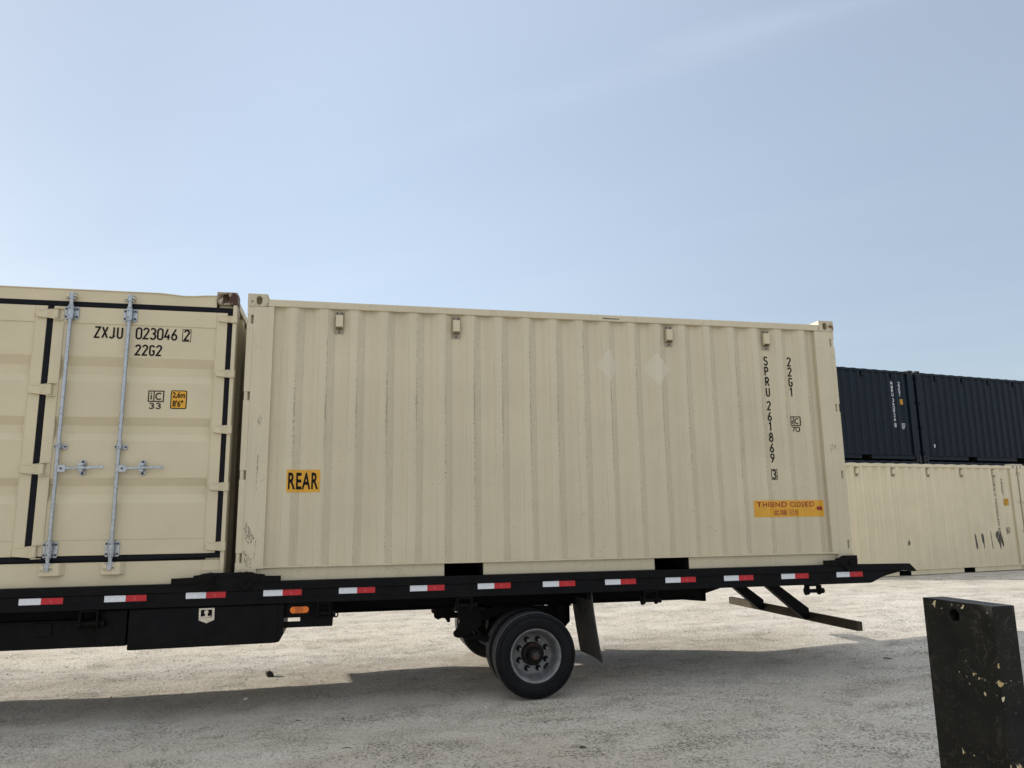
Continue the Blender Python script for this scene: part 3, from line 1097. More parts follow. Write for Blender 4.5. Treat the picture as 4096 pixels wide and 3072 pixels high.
code_column(T, M['ink'], 'SPRU', '261869', '3', '22G1', '70', 2.178, 1.696, 0.880, 0.0145, 1.444)
mb = MB()
sheet(mb, 0.402, 0.692, 0.777, 0.978, -0.002)
o = mb.drape(prof, BRK).build('rear_sticker', M['yellow'], T)
o['label'] = 'yellow sticker reading REAR'
font_mesh('REAR', 0.416, 0.677, 0.803, 0.953, -0.0035, 0.024, 1.12).drape(prof, BRK).build('sticker_lettering', M['ink'], o)
mb = MB()
SX = 4.990
sheet(mb, SX, 5.788, 0.501, 0.669, -0.002)
o = mb.drape(prof, BRK).build('end_closed_sticker', M['yellow'], T)
o['label'] = 'yellow sticker reading THISEND CLOSED in red'
for body, a, b, c, d, bold in (('THISEND', 0.029, 0.356, 0.602, 0.653, 0.014), ('CLOSED', 0.387, 0.664, 0.602, 0.653, 0.014), ('此端', 0.223, 0.349, 0.518, 0.577, 0.006), ('已封', 0.374, 0.498, 0.518, 0.577, 0.006)):
    font_mesh(body, SX + a, SX + b, c, d, -0.0035, bold, 1.10).drape(prof, BRK).build('sticker_lettering', M['ink_red'], o)
mb = MB()
mb.face([mb.bm.verts.new((SX + a, -0.0035, b)) for a, b in ((0.690, 0.567), (0.690, 0.602), (0.760, 0.602), (0.756, 0.625), (0.781, 0.585), (0.756, 0.546), (0.760, 0.567))])
mb.drape(prof, BRK).build('sticker_arrow', M['ink_red'], o)
for cx, cz in ((3.488, 2.030), (4.000, 2.005)):
    mb = MB()
    s = 0.160
    pts = [(cx - s * 0.92, cz), (cx, cz - s * 1.04), (cx + s * 0.92, cz + 0.004), (cx - 0.01, cz + s * 1.04)]
    if cx < 3.6:
        pts = [(cx - s * 0.85, cz - 0.01), (cx + 0.0, cz - s * 1.04), (cx + s * 0.3, cz - s * .62), (cx + s * 0.84, cz), (cx + s * 0.25, cz + s * 0.48), (cx + s * 0.14, cz + s * 0.92), (cx - 0.015, cz + s * 1.04)]
    mb.face([mb.bm.verts.new((a, -0.0012, b)) for a, b in pts])
    mb.drape(prof, BRK).build('placard_residue', M['ghost'], T)


def scuff(T, pts, y=-0.0012, f=prof, m='scrape'):
    """a rubbed black mark: a tapered ribbon given as (x, z, half width)"""
    mb = MB()
    L = [mb.bm.verts.new((x - w, y, z)) for x, z, w in pts]
    Rr = [mb.bm.verts.new((x + w, y, z)) for x, z, w in pts]
    for i in range(len(pts) - 1):
        mb.face([L[i], L[i + 1], Rr[i + 1], Rr[i]])
    if f: mb.drape(f, BRK)
    return mb.build('scuff_mark', M[m], T)


pf = lambda x: 0.004
for pts in (((0.158, 1.47, .004), (0.152, 1.44, .014), (0.150, 1.40, .016), (0.143, 1.36, .006)),
            ((0.155, 1.155, .003), (0.150, 1.08, .008), (0.150, 1.0, .004), (0.148, 0.86, .006), (0.146, 0.75, .003)),
            ((0.075, 0.52, .004), (0.085, 0.46, .028), (0.11, 0.38, .042), (0.12, 0.33, .012)),
            ((0.075, 0.27, .012), (0.10, 0.2, .035), (0.11, 0.13, .02)),
            ((0.165, 0.36, .004), (0.160, 0.27, .008), (0.150, 0.2, .004))):
    scuff(T, pts, -0.0015, pf)
for x, z in ((5.895, 1.23), (5.922, 1.245), (5.955, 1.235), (5.985, 1.245)):
    scuff(T, ((x, z + 0.02, .003), (x + 0.004, z - 0.02, .010), (x + 0.008, z - 0.065, .003)), -0.0015, pf)
scuff(T, ((3.487, 1.84, .0015), (3.49, 1.6, .003), (3.492, 1.2, .003), (3.49, 0.98, .0015)), -0.0015)
scuff(T, ((4.885, 2.1, .0015), (4.885, 1.8, .0025), (4.90, 1.5, .004), (4.905, 1.2, .004), (4.905, 1.02, .002)), -0.0015)
mb = MB()
mb.ribbon([(3.42, 2.510), (3.48, 2.506), (3.60, 2.507)], 0.008, 0.0025)
mb.build('scuff_mark', M['ink'], T)

# --- the open-side container ahead of it
LX = -6.148
T = thing('shipping_container', 'clean beige side-opening container with galvanised lock rods and black door seals on the trailer', 'shipping container', (LX, 0, 0), 0, 'containers carried on the trailer')
H = 2.591
cm = dict(BCAST)
cm[(1, 0, 1)] = M['rust_cast']
castings(T, H, cm)
OFF = (LX, 0, 0)
BN = M['beige_new']
XR = LX + CL                                      # right end, world
for x0, s in ((LX, 1), (XR, -1)):
    a, b = sorted((x0 + s * 0.001, x0 + s * 0.034))
    mb = MB()
    mb.box(a, b, 0.004, 0.15, 0.118, H - 0.118)
    a, b = sorted((x0 + s * 0.034, x0 + s * 0.16))
    mb.box(a, b, 0.045, 0.155, 0.118, H - 0.118)
    mb.build('corner_post', BN, T, bevel=0.004, off=OFF)
    MB().box(min(x0 + s * .001, x0 + s * .16), max(x0 + s * .001, x0 + s * .16), CW - 0.16, CW - 0.004, 0.118, H - 0.118).build('corner_post', BN, T, off=OFF)
    mb = MB()
    ys = [0.155]
    k = 0
    while ys[-1] < CW - 0.30:
        ys.append(ys[-1] + (0.068 if k % 2 else 0.11))
        k += 1
    ys.append(CW - 0.155)
    for k, (a, b) in enumerate(zip(ys, ys[1:])):
        da, db = [(0.012, 0.012), (0.012, 0.057), (0.057, 0.057), (0.057, 0.012)][k % 4]
        if k == len(ys) - 2: db = da
        mb.face([mb.bm.verts.new((x0 + s * d, y, z)) for d, y, z in ((da, a, 0.02), (db, b, 0.02), (db, b, H - 0.05), (da, a, H - 0.05))])
    bmesh.ops.remove_doubles(mb.bm, verts=mb.bm.verts[:], dist=1e-5)
    mb.box(min(x0 + s * 0.003, x0 + s * 0.06), max(x0 + s * 0.003, x0 + s * 0.06), 0.163, CW - 0.163, H - 0.115, H - 0.045)
    mb.build('end_wall', BN, T, off=OFF)
# header with its slightly dented upper edge
mb = MB()
xa, xb = LX + 0.1785, XR - 0.1785
n = 60
prv = None
for i in range(n + 1):
    x = xa + (xb - xa) * i / n
    zt = 2.557
    if -0.75 < x < -0.30: zt -= 0.017 * math.sin((x + 0.75) / 0.45 * math.pi) ** 2
    cur = [mb.bm.verts.new((x, y, z)) for y, z in ((0.016, 2.447), (0.012, zt - 0.012), (0.002, zt - 0.006), (0.004, zt), (0.10, zt + 0.003), (0.10, 2.447))]
    if prv:
        for k in range(6):
            mb.face([prv[k], cur[k], cur[(k + 1) % 6], prv[(k + 1) % 6]])
    prv = cur
mb.build('top_rail', BN, T, off=OFF)
mb = MB()
mb.box(xa, xb, 0.022, 0.10, 0.012, 0.206)
mb.box(xa, -0.275, 0.020, 0.024, 0.014, 0.2)
mb.box(-0.273, XR - 0.036, 0.026, 0.09, 0.118, 0.206)
so_ = mb.build('bottom_sill', BN, T, bevel=0.002, off=OFF)
MB().box(xa, xb, CW - 0.06, CW - 0.005, 0.012, 2.55).build('back_wall', BN, T, off=OFF)
MB().box(xa, xb, 0.09, CW - 0.07, 2.545, 2.556).build('roof', M['roof'], T, off=OFF)
# black seals
XM = (LX + XR) / 2


def seal(x0, x1, z0, z1, name='door_seal'):
    mb = MB()
    mb.box(x0, x1, 0.012, 0.05, z0, z1)
    mb.build(name, M['seal'], T, bevel=0.006, off=OFF)


seal(2 * XM + 0.122, -0.122, 2.400, 2.446)
mb = MB()                                          # lower seal sags a little towards its end
n = 40
prv = None
for i in range(n + 1):
    x = 2 * XM + 0.122 + (-0.122 - (2 * XM + 0.122)) * i / n
    dz = 0.008 + 0.012 * max(0, min(1, (x + 0.75) / 0.6))
    bl = 0.004 if x < -0.25 else 0.010
    cur = [mb.bm.verts.new((x, y, z)) for y, z in ((0.05, 0.204 + dz), (0.016, 0.204 + dz), (0.010, 0.214 + dz), (0.010, 0.236 + dz), (0.018, 0.244 + dz + bl), (0.05, 0.246 + dz + bl))]
    if prv:
        for k in range(6):
            mb.face([prv[k], cur[k], cur[(k + 1) % 6], prv[(k + 1) % 6]])
    else:
        mb.face(cur)
    prv = cur
mb.face(prv[::-1])
mb.build('door_seal', M['seal'], T, off=OFF)
for a, b in ((-0.167, -0.123), (-1.648, -1.602), (-3.20, -3.04)):
    seal(a, b, 0.262, 2.399)
for a, b in ((2 * XM + 0.123, 2 * XM + 0.167), (2 * XM + 1.602, 2 * XM + 1.648)):
    seal(a, b, 0.262, 2.399)


def hinge(D, xl, xr, z0, z1, lid):
    mb = MB()
    zc = (z0 + z1) / 2
    h = (z1 - z0) / 2
    # tapering strap, wider at the barrel
    mb.prism([(xl, zc - h * 0.62), (xl, zc + h * 0.62), (xr - 0.035, zc + h * 0.95), (xr - 0.02, zc + h * 0.98), (xr - 0.02, zc - h * 0.98), (xr - 0.035, zc - h * 0.95)], -0.009, 0.013)
    mb.prism([(xl + 0.02, zc + h * 0.55), (xl + 0.02, zc + h * 0.72), (xr - 0.03, zc + h * 1.0), (xr - 0.03, zc + h * 0.84)], -0.013, -0.008)
    mb.prism([(xl + 0.02, zc - h * 0.55), (xl + 0.02, zc - h * 0.72), (xr - 0.03, zc - h * 1.0), (xr - 0.03, zc - h * 0.84)], -0.013, -0.008)
    for k, (u0, u1) in enumerate(((0.25, 0.55), (-0.2, 0.1), (-0.55, -0.45))):
        mb.prism([(xr - 0.085, zc + h * u0), (xr - 0.045, zc + h * u1), (xr - 0.045, zc + h * u1 - 0.006), (xr - 0.085, zc + h * u0 - 0.006)], -0.0125, -0.0085)
    mb.cyl((xr - 0.014, 0.0, z0 + 0.004), (xr - 0.014, 0.0, z1 - 0.004), 0.017, 14)
    if lid:                                        # lugs that carry the pin on the next leaf
        for zz in (z0 - 0.010, z1 + 0.001):
            mb.prism([(xr - 0.034, -0.016), (xr + 0.004, -0.016), (xr + 0.042, 0.018), (xr - 0.02, 0.018)], zz, zz + 0.009, 'z')
    mb.build('hinge', BN, D, bevel=0.002, off=OFF)


TR = [2.30, 1.959, 1.878, 1.801, 1.739, 1.43, 1.357, 1.287, 1.225, 0.908, 0.839, 0.770, 0.695]


def door_leaf(x0, x1, rods, hinges, lid, mirror=False):
    """one folding leaf: border frame, panel with three horizontal troughs"""
    z0, z1 = 0.262, 2.399
    bx0, bx1, bz0, bz1 = x0 + 0.085, x1 - 0.092, 0.392, 2.255
    mb = MB()
    yF, yP = 0.014, 0.018
    mb.box(x0, bx0, yF, 0.06, z0, z1)
    mb.box(bx1, x1, yF, 0.06, z0, z1)
    mb.box(bx0, bx1, yF + 0.0005, 0.06, z0, bz0)
    mb.box(bx0, bx1, yF + 0.0005, 0.06, bz1, z1)
    D = mb.build('side_door', BN, T, bevel=0.004, off=OFF)
    mb = MB()
    zz = [(bz0 + 0.001, yP)]
    for a, b, c, d in ((0.695, 0.770, 0.839, 0.908), (1.225, 1.287, 1.357, 1.43), (1.739, 1.801, 1.878, 1.959)):
        zz += [(a, yP), (b, yP + 0.034), (c, yP + 0.034), (d, yP)]
    zz.append((bz1 - 0.001, yP))
    n = 10
    cols = []
    for i in range(n + 1):
        x = bx0 + 0.001 + (bx1 - bx0 - 0.002) * i / n
        cols.append([mb.bm.verts.new((x, y + (0.0015 * noise.noise((x * 3, z * 3, 1)) if 0 < i < n else 0), z)) for z, y in zz])
    for i in range(n):
        for k in range(len(zz) - 1):
            mb.face([cols[i][k], cols[i + 1][k], cols[i + 1][k + 1], cols[i][k + 1]])
    mb.build('door_panel', BN, D, off=OFF)
    # weld bead round the panel
    mb = MB()
    for a, b in (((bx0, bz0), (bx1, bz0)), ((bx0, bz1), (bx1, bz1)), ((bx0, bz0), (bx0, bz1)), ((bx1, bz0), (bx1, bz1))):
        mb.cyl((a[0], 0.015, a[1]), (b[0], 0.015, b[1]), 0.0042, 6)
    mb.build('weld_bead', BN, D, off=OFF)
    for zA, zB in ((2.302, 2.369), (1.796, 1.871), (1.290, 1.370), (0.789, 0.867), (0.279, 0.360)) if not lid else ((2.280, 2.366), (1.608, 1.706), (0.933, 1.027), (0.252, 0.350)):
        hinge(D, *hinges, zA, zB, lid)
    for xr in rods:
        lock_rod(D, xr)
    return D


def lock_rod(D, x):
    g_ = M['galv']
    y = -0.022
    mb = MB()
    mb.cyl((x, y, 0.205), (x, y, 2.463), 0.0165, 18)
    for z0, z1 in ((2.398, 2.407), (2.270, 2.278), (0.382, 0.389), (0.238, 0.245)):
        mb.cyl((x, y, z0), (x, y, z1), 0.023, 18)
    rod = mb.build('lock_rod', g_, D, smooth=True, off=OFF)
    for z0, z1 in ((2.279, 2.396), (0.248, 0.380)):
        mb = MB()
        mb.prism(rrect(x - 0.054, x + 0.058, z0, z1, 0.014), 0.003, 0.012)
        mb.prism([(x - 0.028, 0.003), (x - 0.024, -0.036), (x - 0.013, -0.046), (x + 0.013, -0.046), (x + 0.024, -0.036), (x + 0.028, 0.003)], z0 + 0.002, z1 - 0.002, 'z')
        mb.build('rod_bracket', g_, D, bevel=0.002, off=OFF)
        mb = MB()
        for dx in (-0.041, 0.043):
            for zz in (z0 + 0.024, z1 - 0.024):
                mb.cyl((x + dx, 0.003, zz), (x + dx, -0.006, zz), 0.010, 6)
        for zz in (z0 + 0.026, z1 - 0.026):
            mb.cyl((x - 0.004, -0.046, zz), (x - 0.004, -0.0475, zz), 0.0055, 10)
        build_each(mb, 'bracket_bolt', M['bolt'], D, OFF)
    mb = MB()
    mb.prism(rrect(x - 0.042, x + 0.060, 1.149, 1.189, 0.010), 0.002, 0.010)
    mb.prism([(x - 0.020, 0.002), (x - 0.019, -0.034), (x - 0.010, -0.042), (x + 0.010, -0.042), (x + 0.019, -0.034), (x + 0.020, 0.002)], 1.151, 1.187, 'z')
    mb.build('rod_guide', g_, D, bevel=0.002, off=OFF)
    mb = MB()
    for dx in (-0.031, 0.046):
        mb.cyl((x + dx, 0.002, 1.169), (x + dx, -0.005, 1.169), 0.009, 6)
    mb.cyl((x - 0.002, -0.042, 1.171), (x - 0.002, -0.0435, 1.171), 0.005, 10)
    build_each(mb, 'bracket_bolt', M['bolt'], D, OFF)
    # handle with its catch
    mb = MB()
    mb.prism(rrect(x + 0.012, x + 0.076, 0.951, 1.013, 0.012), -0.046, -0.028)
    mb.prism([(x + 0.07, 0.974), (x + 0.07, 0.998), (x + 0.15, 0.996), (x + 0.24, 0.998), (x + 0.25, 1.002), (x + 0.365, 1.008), (x + 0.366, 0.984), (x + 0.25, 0.979), (x + 0.24, 0.980)], -0.044, -0.032)
    mb.prism(rrect(x + 0.160, x + 0.225, 0.978, 1.004, 0.004), -0.052, -0.03)
    mb.build('handle', g_, D, bevel=0.003, off=OFF)
    mb = MB()
    mb.prism(stadium(x + 0.194, 0.992, 0.050, 0.133, 20), 0.002, 0.012)
    mb.prism(rrect(x + 0.172, x + 0.216, 1.004, 1.030, 0.008), -0.056, 0.004)
    mb.prism(rrect(x + 0.176, x + 0.210, 0.955, 0.976, 0.006), -0.05, 0.004)
    mb.build('handle_catch', g_, D, bevel=0.002, off=OFF)
    mb = MB()
    for zz in (1.041, 0.942):
        mb.cyl((x + 0.194, 0.003, zz), (x + 0.194, -0.007, zz), 0.0105, 8)
    mb.cyl((x + 0.042, -0.046, 0.983), (x + 0.042, -0.051, 0.983), 0.009, 8)
    build_each(mb, 'bracket_bolt', M['bolt'], D, OFF)
    # cams at both ends, gripping their keepers
    for zc_, s in ((2.490, 1), (0.172, -1)):
        mb = MB()
        mb.box(x - 0.018, x + 0.018, -0.042, -0.006, zc_ - 0.030, zc_ + 0.024)
        mb.prism([(x - 0.048, zc_ + s * 0.026), (x - 0.024, zc_ + s * 0.006), (x + 0.024, zc_ + s * 0.010), (x + 0.040, zc_ + s * 0.022), (x + 0.042, zc_ + s * 0.012), (x + 0.02, zc_ - s * 0.008), (x - 0.02, zc_ - s * 0.012), (x - 0.046, zc_ + s * 0.012)], -0.040, -0.020)
        mb.prism([(x - 0.046, zc_ - s * 0.032), (x + 0.044, zc_ - s * 0.036), (x + 0.03, zc_ - s * 0.024), (x - 0.03, zc_ - s * 0.022)], -0.038, -0.016)
        mb.build('rod_cam', g_, D, bevel=0.002, off=OFF)
        mb = MB()
        mb.prism([(x - 0.040, zc_ - 0.02), (x - 0.044, zc_ + 0.004), (x - 0.030, zc_ + 0.022), (x - 0.018, zc_ + 0.014), (x - 0.018, zc_ - 0.018)], -0.046, 0.016)
        mb.prism([(x + 0.020, zc_ - 0.012), (x + 0.020, zc_ + 0.012), (x + 0.036, zc_ + 0.008), (x + 0.036, zc_ - 0.014)], -0.040, 0.016)
        build_each(mb, 'cam_keeper', BN, T, OFF, 0.003)


door_leaf(-1.600, -0.169, (-1.455, -0.984), (-0.242, -0.084), False)
door_leaf(-3.038, -1.650, (), (-1.732, -1.556), True)
door_leaf(2 * XM + 0.169, 2 * XM + 1.600, (), (2 * XM + 0.10, 2 * XM + 0.25), False)
door_leaf(2 * XM + 1.650, -3.202, (), (2 * XM + 1.56, 2 * XM + 1.73), False)
for a, b in ((-1.518, -1.345), (-1.052, -0.884)):
    mb = MB()
    mb.prism([(a, 0.022), (a + 0.006, -0.030), (b - 0.02, -0.030), (b + 0.012, 0.022)], 0.104, 0.206, 'z')
    mb.build('keeper_box', BN, T, bevel=0.006, off=OFF)

zero = lambda x: 0.0


for nm, fn in (('owner_code', lambda mb: text_row(mb, 'ZXJU', -1.262, 2.129, 0.097, 0.0150, 0.0145, 0.0605)),
               ('serial_number', lambda mb: text_row(mb, '023046', -0.925, 2.131, 0.097, 0.0150, 0.0145, 0.0585)),
               ('check_digit', lambda mb: glyph(mb, '2', -0.527, 2.130, 0.092, 0.0150, 0.0145)),
               ('check_box', lambda mb: frame(mb, -0.545, -0.471, 2.118, 2.232, 0.0150, 0.0050))):
    mb = MB(); fn(mb)
    mb.build(nm, M['ink'], T, off=OFF)
mb = MB(); text_row(mb, '22G2', -0.922, 1.983, 0.090, 0.0150, 0.0145, 0.0575)
mb.build('size_code', M['ink'], T, off=OFF)
mb = MB(); ic_mark(mb, -0.793, -0.662, 1.569, 1.669, '33', 0.0150)
mb.build('operator_mark', M['ink'], T, off=OFF)
mb = MB(); sheet(mb, -0.608, -0.473, 1.510, 1.675, 0.0155, 0.013)
o = mb.build('height_sticker', M['ink'], T, off=OFF)
mb = MB(); sheet(mb, -0.600, -0.481, 1.518, 1.667, 0.0147, 0.008)
mb.build('sticker_face', M['yellow'], o, off=OFF)
font_mesh('2,6m', -0.593, -0.488, 1.599, 1.660, 0.0138, 0.03).build('sticker_lettering', M['ink'], o, off=OFF)
font_mesh('8\'6"', -0.590, -0.502, 1.528, 1.586, 0.0138, 0.03).build('sticker_lettering', M['ink'], o, off=OFF)

# --- the stacked yard containers behind
O = Vector((17.4268, 8.9117, -0.8815))
TH = 0.156602
eV, nV = Vector((math.cos(TH), math.sin(TH), 0)), Vector((-math.sin(TH), math.cos(TH), 0))


def stack_box(s_left, off, z, label, H, paint, flat, cast, vents, vz, group):
    T = thing('shipping_container', label, 'shipping container', O + eV * s_left + nV * off + Vector((0, 0, z)), TH, group)
    box_container(T, H, paint, flat, cast, 0.002)
    dark = paint == M['navy']
    vm_ = (M['navy'], M['navy'], M['dark_in'], M['bolt']) if dark else (M['weld'], M['beige_yard'], M['brass'], M['bolt'])
    for v in vents:
        k = round((v - s_left - P0 - 0.068 - 0.0343) / PITCHX)
        vent(T, P0 + k * PITCHX + 0.1023, vz, vz + 0.21, vm_)
    return T


BY, NV = M['beige_yard'], M['navy']
yc = plain('clean beige casting', (0.58, 0.52, 0.41), 0.55)
G1, G2 = 'beige containers of the yard stack', 'dark containers of the yard stack'
T = stack_box(-6.058, 0, 0, 'beige yard container with black scuffs under its number, below the dark ones', 2.591, BY, BY, yc, (-5.2, -4.1, -2.99, -1.90, -0.80), 2.25, G1)
S = lambda s: s + 6.058


code_column(T, M['ink'], 'DMRU', '200543', '3', '22G1', '87', 2.222, 1.728, 0.915, 0.0125, 0.930, 1.6, 0.92, 5.219)
height_plate(T, S(-0.535), S(-0.410), 1.567, 1.735)
for pts in (((-1.735, .91, .008), (-1.73, .85, .024), (-1.715, .75, .022), (-1.70, .62, .022), (-1.69, .54, .012)),
            ((-1.51, .905, .030), (-1.49, .84, .040), (-1.485, .72, .036), (-1.47, .62, .024), (-1.465, .53, .010)),
            ((-1.17, .965, .006), (-1.185, .88, .016), (-1.185, .76, .015), (-1.165, .64, .012), (-1.15, .53, .006)),
            ((-0.985, .96, .006), (-0.965, .90, .05), (-0.945, .80, .058), (-0.925, .70, .045), (-0.90, .6, .025), (-0.89, .51, .006)),
            ((-0.835, .93, .006), (-0.84, .86, .018), (-0.825, .75, .018), (-0.81, .65, .014), (-0.80, .58, .006)),
            ((-3.885, .80, .004), (-3.880, .75, .020), (-3.89, .70, .018), (-3.88, .67, .004))):
    scuff(T, [(S(a) + 0.05, b, c * 1.7) for a, b, c in pts], -0.0015, m='scuff')
stack_box(0.055, 0, 0, 'beige yard container cut off by the right edge, mostly outside the photo', 2.591, BY, BY, yc, (1.0, 2.0), 2.25, G1)
OFF2 = 2.65
stack_box(-0.075 - CL, OFF2, 0, 'dark blue grey container under the numbered dark one, mostly hidden by the beige container', 2.896, NV, NV, M['navy_cast'], (), 2.4, G2)
stack_box(0.03, OFF2, 0, 'dark blue grey container under the one with the small white label', 2.896, NV, NV, M['navy_cast'], (), 2.4, G2)
sl = -0.075 - CL
T = stack_box(sl, OFF2, 2.90, 'dark blue grey container with white lettering, on top of the yard stack', 2.591, NV, NV, M['navy_cast'], (-4.1, -3.0, -1.90, -0.80), 2.30, G2)
S2 = lambda s: s - sl


code_column(T, M['ink_white'], 'NWRU', '340926', '0', '22G1', '87', 2.235, 1.742, 0.922, 0.0145, 0.938, 1.6, 0.92, 5.219)
height_plate(T, 5.500, 5.602, 1.580, 1.738)
T = stack_box(0.03, OFF2, 2.90, 'dark blue grey container with one small white label, on top of the yard stack', 2.591, NV, NV, M['navy_cast'], (0.82, 1.92, 3.0, 4.1, 5.2), 2.30, G2)
mb = MB(); sheet(mb, 0.475, 0.552, 0.375, 0.466, -0.0025)
o = mb.drape(prof, BRK).build('label', M['label_white'], T)
mb = MB(); sheet(mb, 0.497, 0.530, 0.402, 0.440, -0.0040)
mb.drape(prof, BRK).build('label_print', plain('blue print', (0.12, 0.16, 0.42), 0.5), o)

# ------------------------------------------------------------------ the trailer
TO = (2.655, 1.285, -1.095)
T = thing('flatbed_trailer', 'black flatbed trailer with red and white reflective tape carrying two beige containers', 'trailer', TO)
YN, YF = -0.060, 2.630                             # near and far side of the deck
YC = (YN + YF) / 2


def tb(mb, name, m, parent=None, **kw):
    return mb.build(name, m, parent or T, off=TO, **kw)


# deck plate, dipping at the tail
mb = MB()
XF = -6.6
mb.prism([(XF, -0.003), (5.98, -0.003), (6.68, -0.052), (6.72, -0.066), (6.60, -0.064), (5.9, -0.05), (XF, -0.05)], YN + 0.05, YF - 0.05)
tb(mb, 'deck', M['black'])
for y0, y1, yw, yl in ((YN, YN + 0.05, (YN + 0.010, YN + 0.05), (YN + 0.003, YN + 0.0095)), (YF - 0.05, YF, (YF - 0.05, YF - 0.010), (YF - 0.0095, YF - 0.003))):
    mb = MB()
    mb.prism([(XF, 0.015), (6.10, 0.015), (6.665, 0.008), (6.742, -0.066), (6.705, -0.073), (6.63, -0.062), (6.30, -0.056), (XF, -0.056)], y0, y1)
    mb.prism([(XF, -0.0565), (6.295, -0.0565), (6.585, -0.064), (6.46, -0.088), (6.40, -0.100), (6.325, -0.121), (6.215, -0.168), (6.19, -0.1735), (XF, -0.1735)], *yw)
    mb.prism([(XF, -0.132), (6.0, -0.132), (6.0, -0.172), (XF, -0.172)], *yl)
    tb(mb, 'side_rail', M['black'], bevel=0.004)
# welds and nicks on the side rail: short ribs
mb = MB()
for x in (-1.62, -1.2, -0.9, -0.45, 0.02, 0.28, 0.36, 0.86, 1.26, 1.95, 2.3, 2.82, 3.15, 3.6, 4.0, 4.42, 4.9, 5.3, 5.75):
    mb.box(x, x + 0.006, YN + 0.0015, YN + 0.003, -0.170, -0.134)
build_each(mb, 'weld_seam', M['black'], T, TO)
# cross members and main beams
mb = MB()
for k in range(32):
    x = -6.4 + k * 0.40
    if x < 6.1: mb.box(x, x + 0.05, YN + 0.06, YF - 0.06, -0.15, -0.0505)
mb.box(6.12, 6.18, YN + 0.06, YF - 0.06, -0.16, -0.06)
tb(mb, 'cross_member', M['black_dull'])
for y in (0.50, 1.97):
    mb = MB()
    mb.box(-6.3, 4.55, y, y + 0.10, -0.331, -0.318)
    mb.box(-6.3, 4.62, y + 0.045, y + 0.057, -0.3175, -0.151)
    mb.prism([(4.34, -0.332), (4.62, -0.3605), (4.645, -0.3605), (4.62, -0.29), (4.95, -0.20), (4.95, -0.151), (4.34, -0.151)], y + 0.058, y + 0.075)
    mb.box(4.62, 4.626, y, y + 0.11, -0.352, -0.151)
    tb(mb, 'main_beam', M['black_dull'])
# lower rails of the tilt frame, hiding the view through
mb = MB()
mb.box(-6.3, 3.6, 0.92, 1.0, -0.30, -0.151)
mb.box(-6.3, 3.6, 1.58, 1.66, -0.30, -0.151)
tb(mb, 'tilt_frame', M['black_dull'])

# reflective tape
TAPE = [(-1.628, -1.305, -1.467), (-0.997, -0.676, -0.835), (-0.370, -0.053, -0.210), (0.252, 0.570, None), (0.884, 1.196, None), (1.503, 1.812, None), (2.116, 2.423, None), (2.728, 3.040, None), (3.334, 3.644, None), (3.945, 4.260, None), (4.559, 4.875, None), (5.181, 5.485, None), (5.802, 6.104, None)]
TAPE = TAPE[:3] + [(0.252, 0.570, None), (0.884, 1.196, None), (1.503, 1.812, None), (2.116, 2.423, None), (2.728, 3.040, None), (3.335, 3.644, None), (3.945, 4.260, None), (4.559, 4.875, None), (5.181, 5.485, None), (5.802, 6.104, None)]


def tape(a, b, c):
    c = c or (a + b) / 2
    zt = -0.049 - 0.017 * sstep((0.9 - a) / 2.5)
    zt = min(zt, -0.0575)
    mb = MB()
    y = YN + 0.009
    mb.mi = 0
    mb.box(a, c - 0.0005, y, y + 0.0012, zt - 0.050, zt)
    mb.mi = 1
    mb.box(c + 0.0005, b, y, y + 0.0012, zt - 0.050, zt)
    for x0, mb.mi in (((a + c) / 2 - 0.018, 3), ((b + c) / 2 - 0.018, 2)):
        glyph(mb, 'K', x0, zt - 0.030, 0.020, y - 0.0006, 0.0022)
        glyph(mb, 'B', x0 + 0.010, zt - 0.043, 0.018, y - 0.0006, 0.0022)
    tb(mb, 'reflective_tape', [M['tape_white'], M['tape_red'], M['tape_ink'], M['tape_grey']])


for t_ in TAPE:
    tape(*t_)
tape(-2.26, -1.94, None)

# container locks
def lock(x, s, plate, z=0.0):
    """twist lock with its arm pointing to s"""
    mb = MB()
    y = YN - 0.018
    X = lambda d: x + s * d
    mb.prism([(X(0.0), -0.012), (X(0.0), 0.082), (X(0.02), 0.090), (X(0.16), 0.082), (X(0.17), 0.066), (X(0.27), 0.064), (X(0.27), 0.010), (X(0.16), 0.014), (X(0.12), -0.006), (X(0.10), -0.028), (X(0.02), -0.03)], y, YN - 0.0005)
    mb.box(min(X(0.19), X(0.34)), max(X(0.19), X(0.34)), y + 0.006, y + 0.030, 0.012, 0.062)
    mb.prism([(X(-0.03), 0.075), (X(-0.045), 0.055), (X(-0.025), 0.060), (X(0.02), 0.070), (X(0.02), 0.086)], y - 0.004, y + 0.012)
    mb.prism([(X(-0.03), -0.022), (X(-0.045), 0.000), (X(-0.025), -0.006), (X(0.02), -0.016), (X(0.02), -0.032)], y - 0.004, y + 0.012)
    mb.cyl((X(0.045), y, 0.034), (X(0.045), y - 0.012, 0.034), 0.026, 18)
    mb.cyl((X(0.045), y - 0.012, 0.034), (X(0.045), y - 0.018, 0.034), 0.015, 14)
    mb.box(min(X(0.10), X(0.16)), max(X(0.10), X(0.16)), y - 0.010, y, 0.018, 0.05)
    mb.box(min(X(0.03), X(0.09)), max(X(0.03), X(0.09)), y - 0.006, y + 0.016, -0.045, -0.012)
    tb(mb, 'container_lock', M['black_rust'], bevel=0.002)


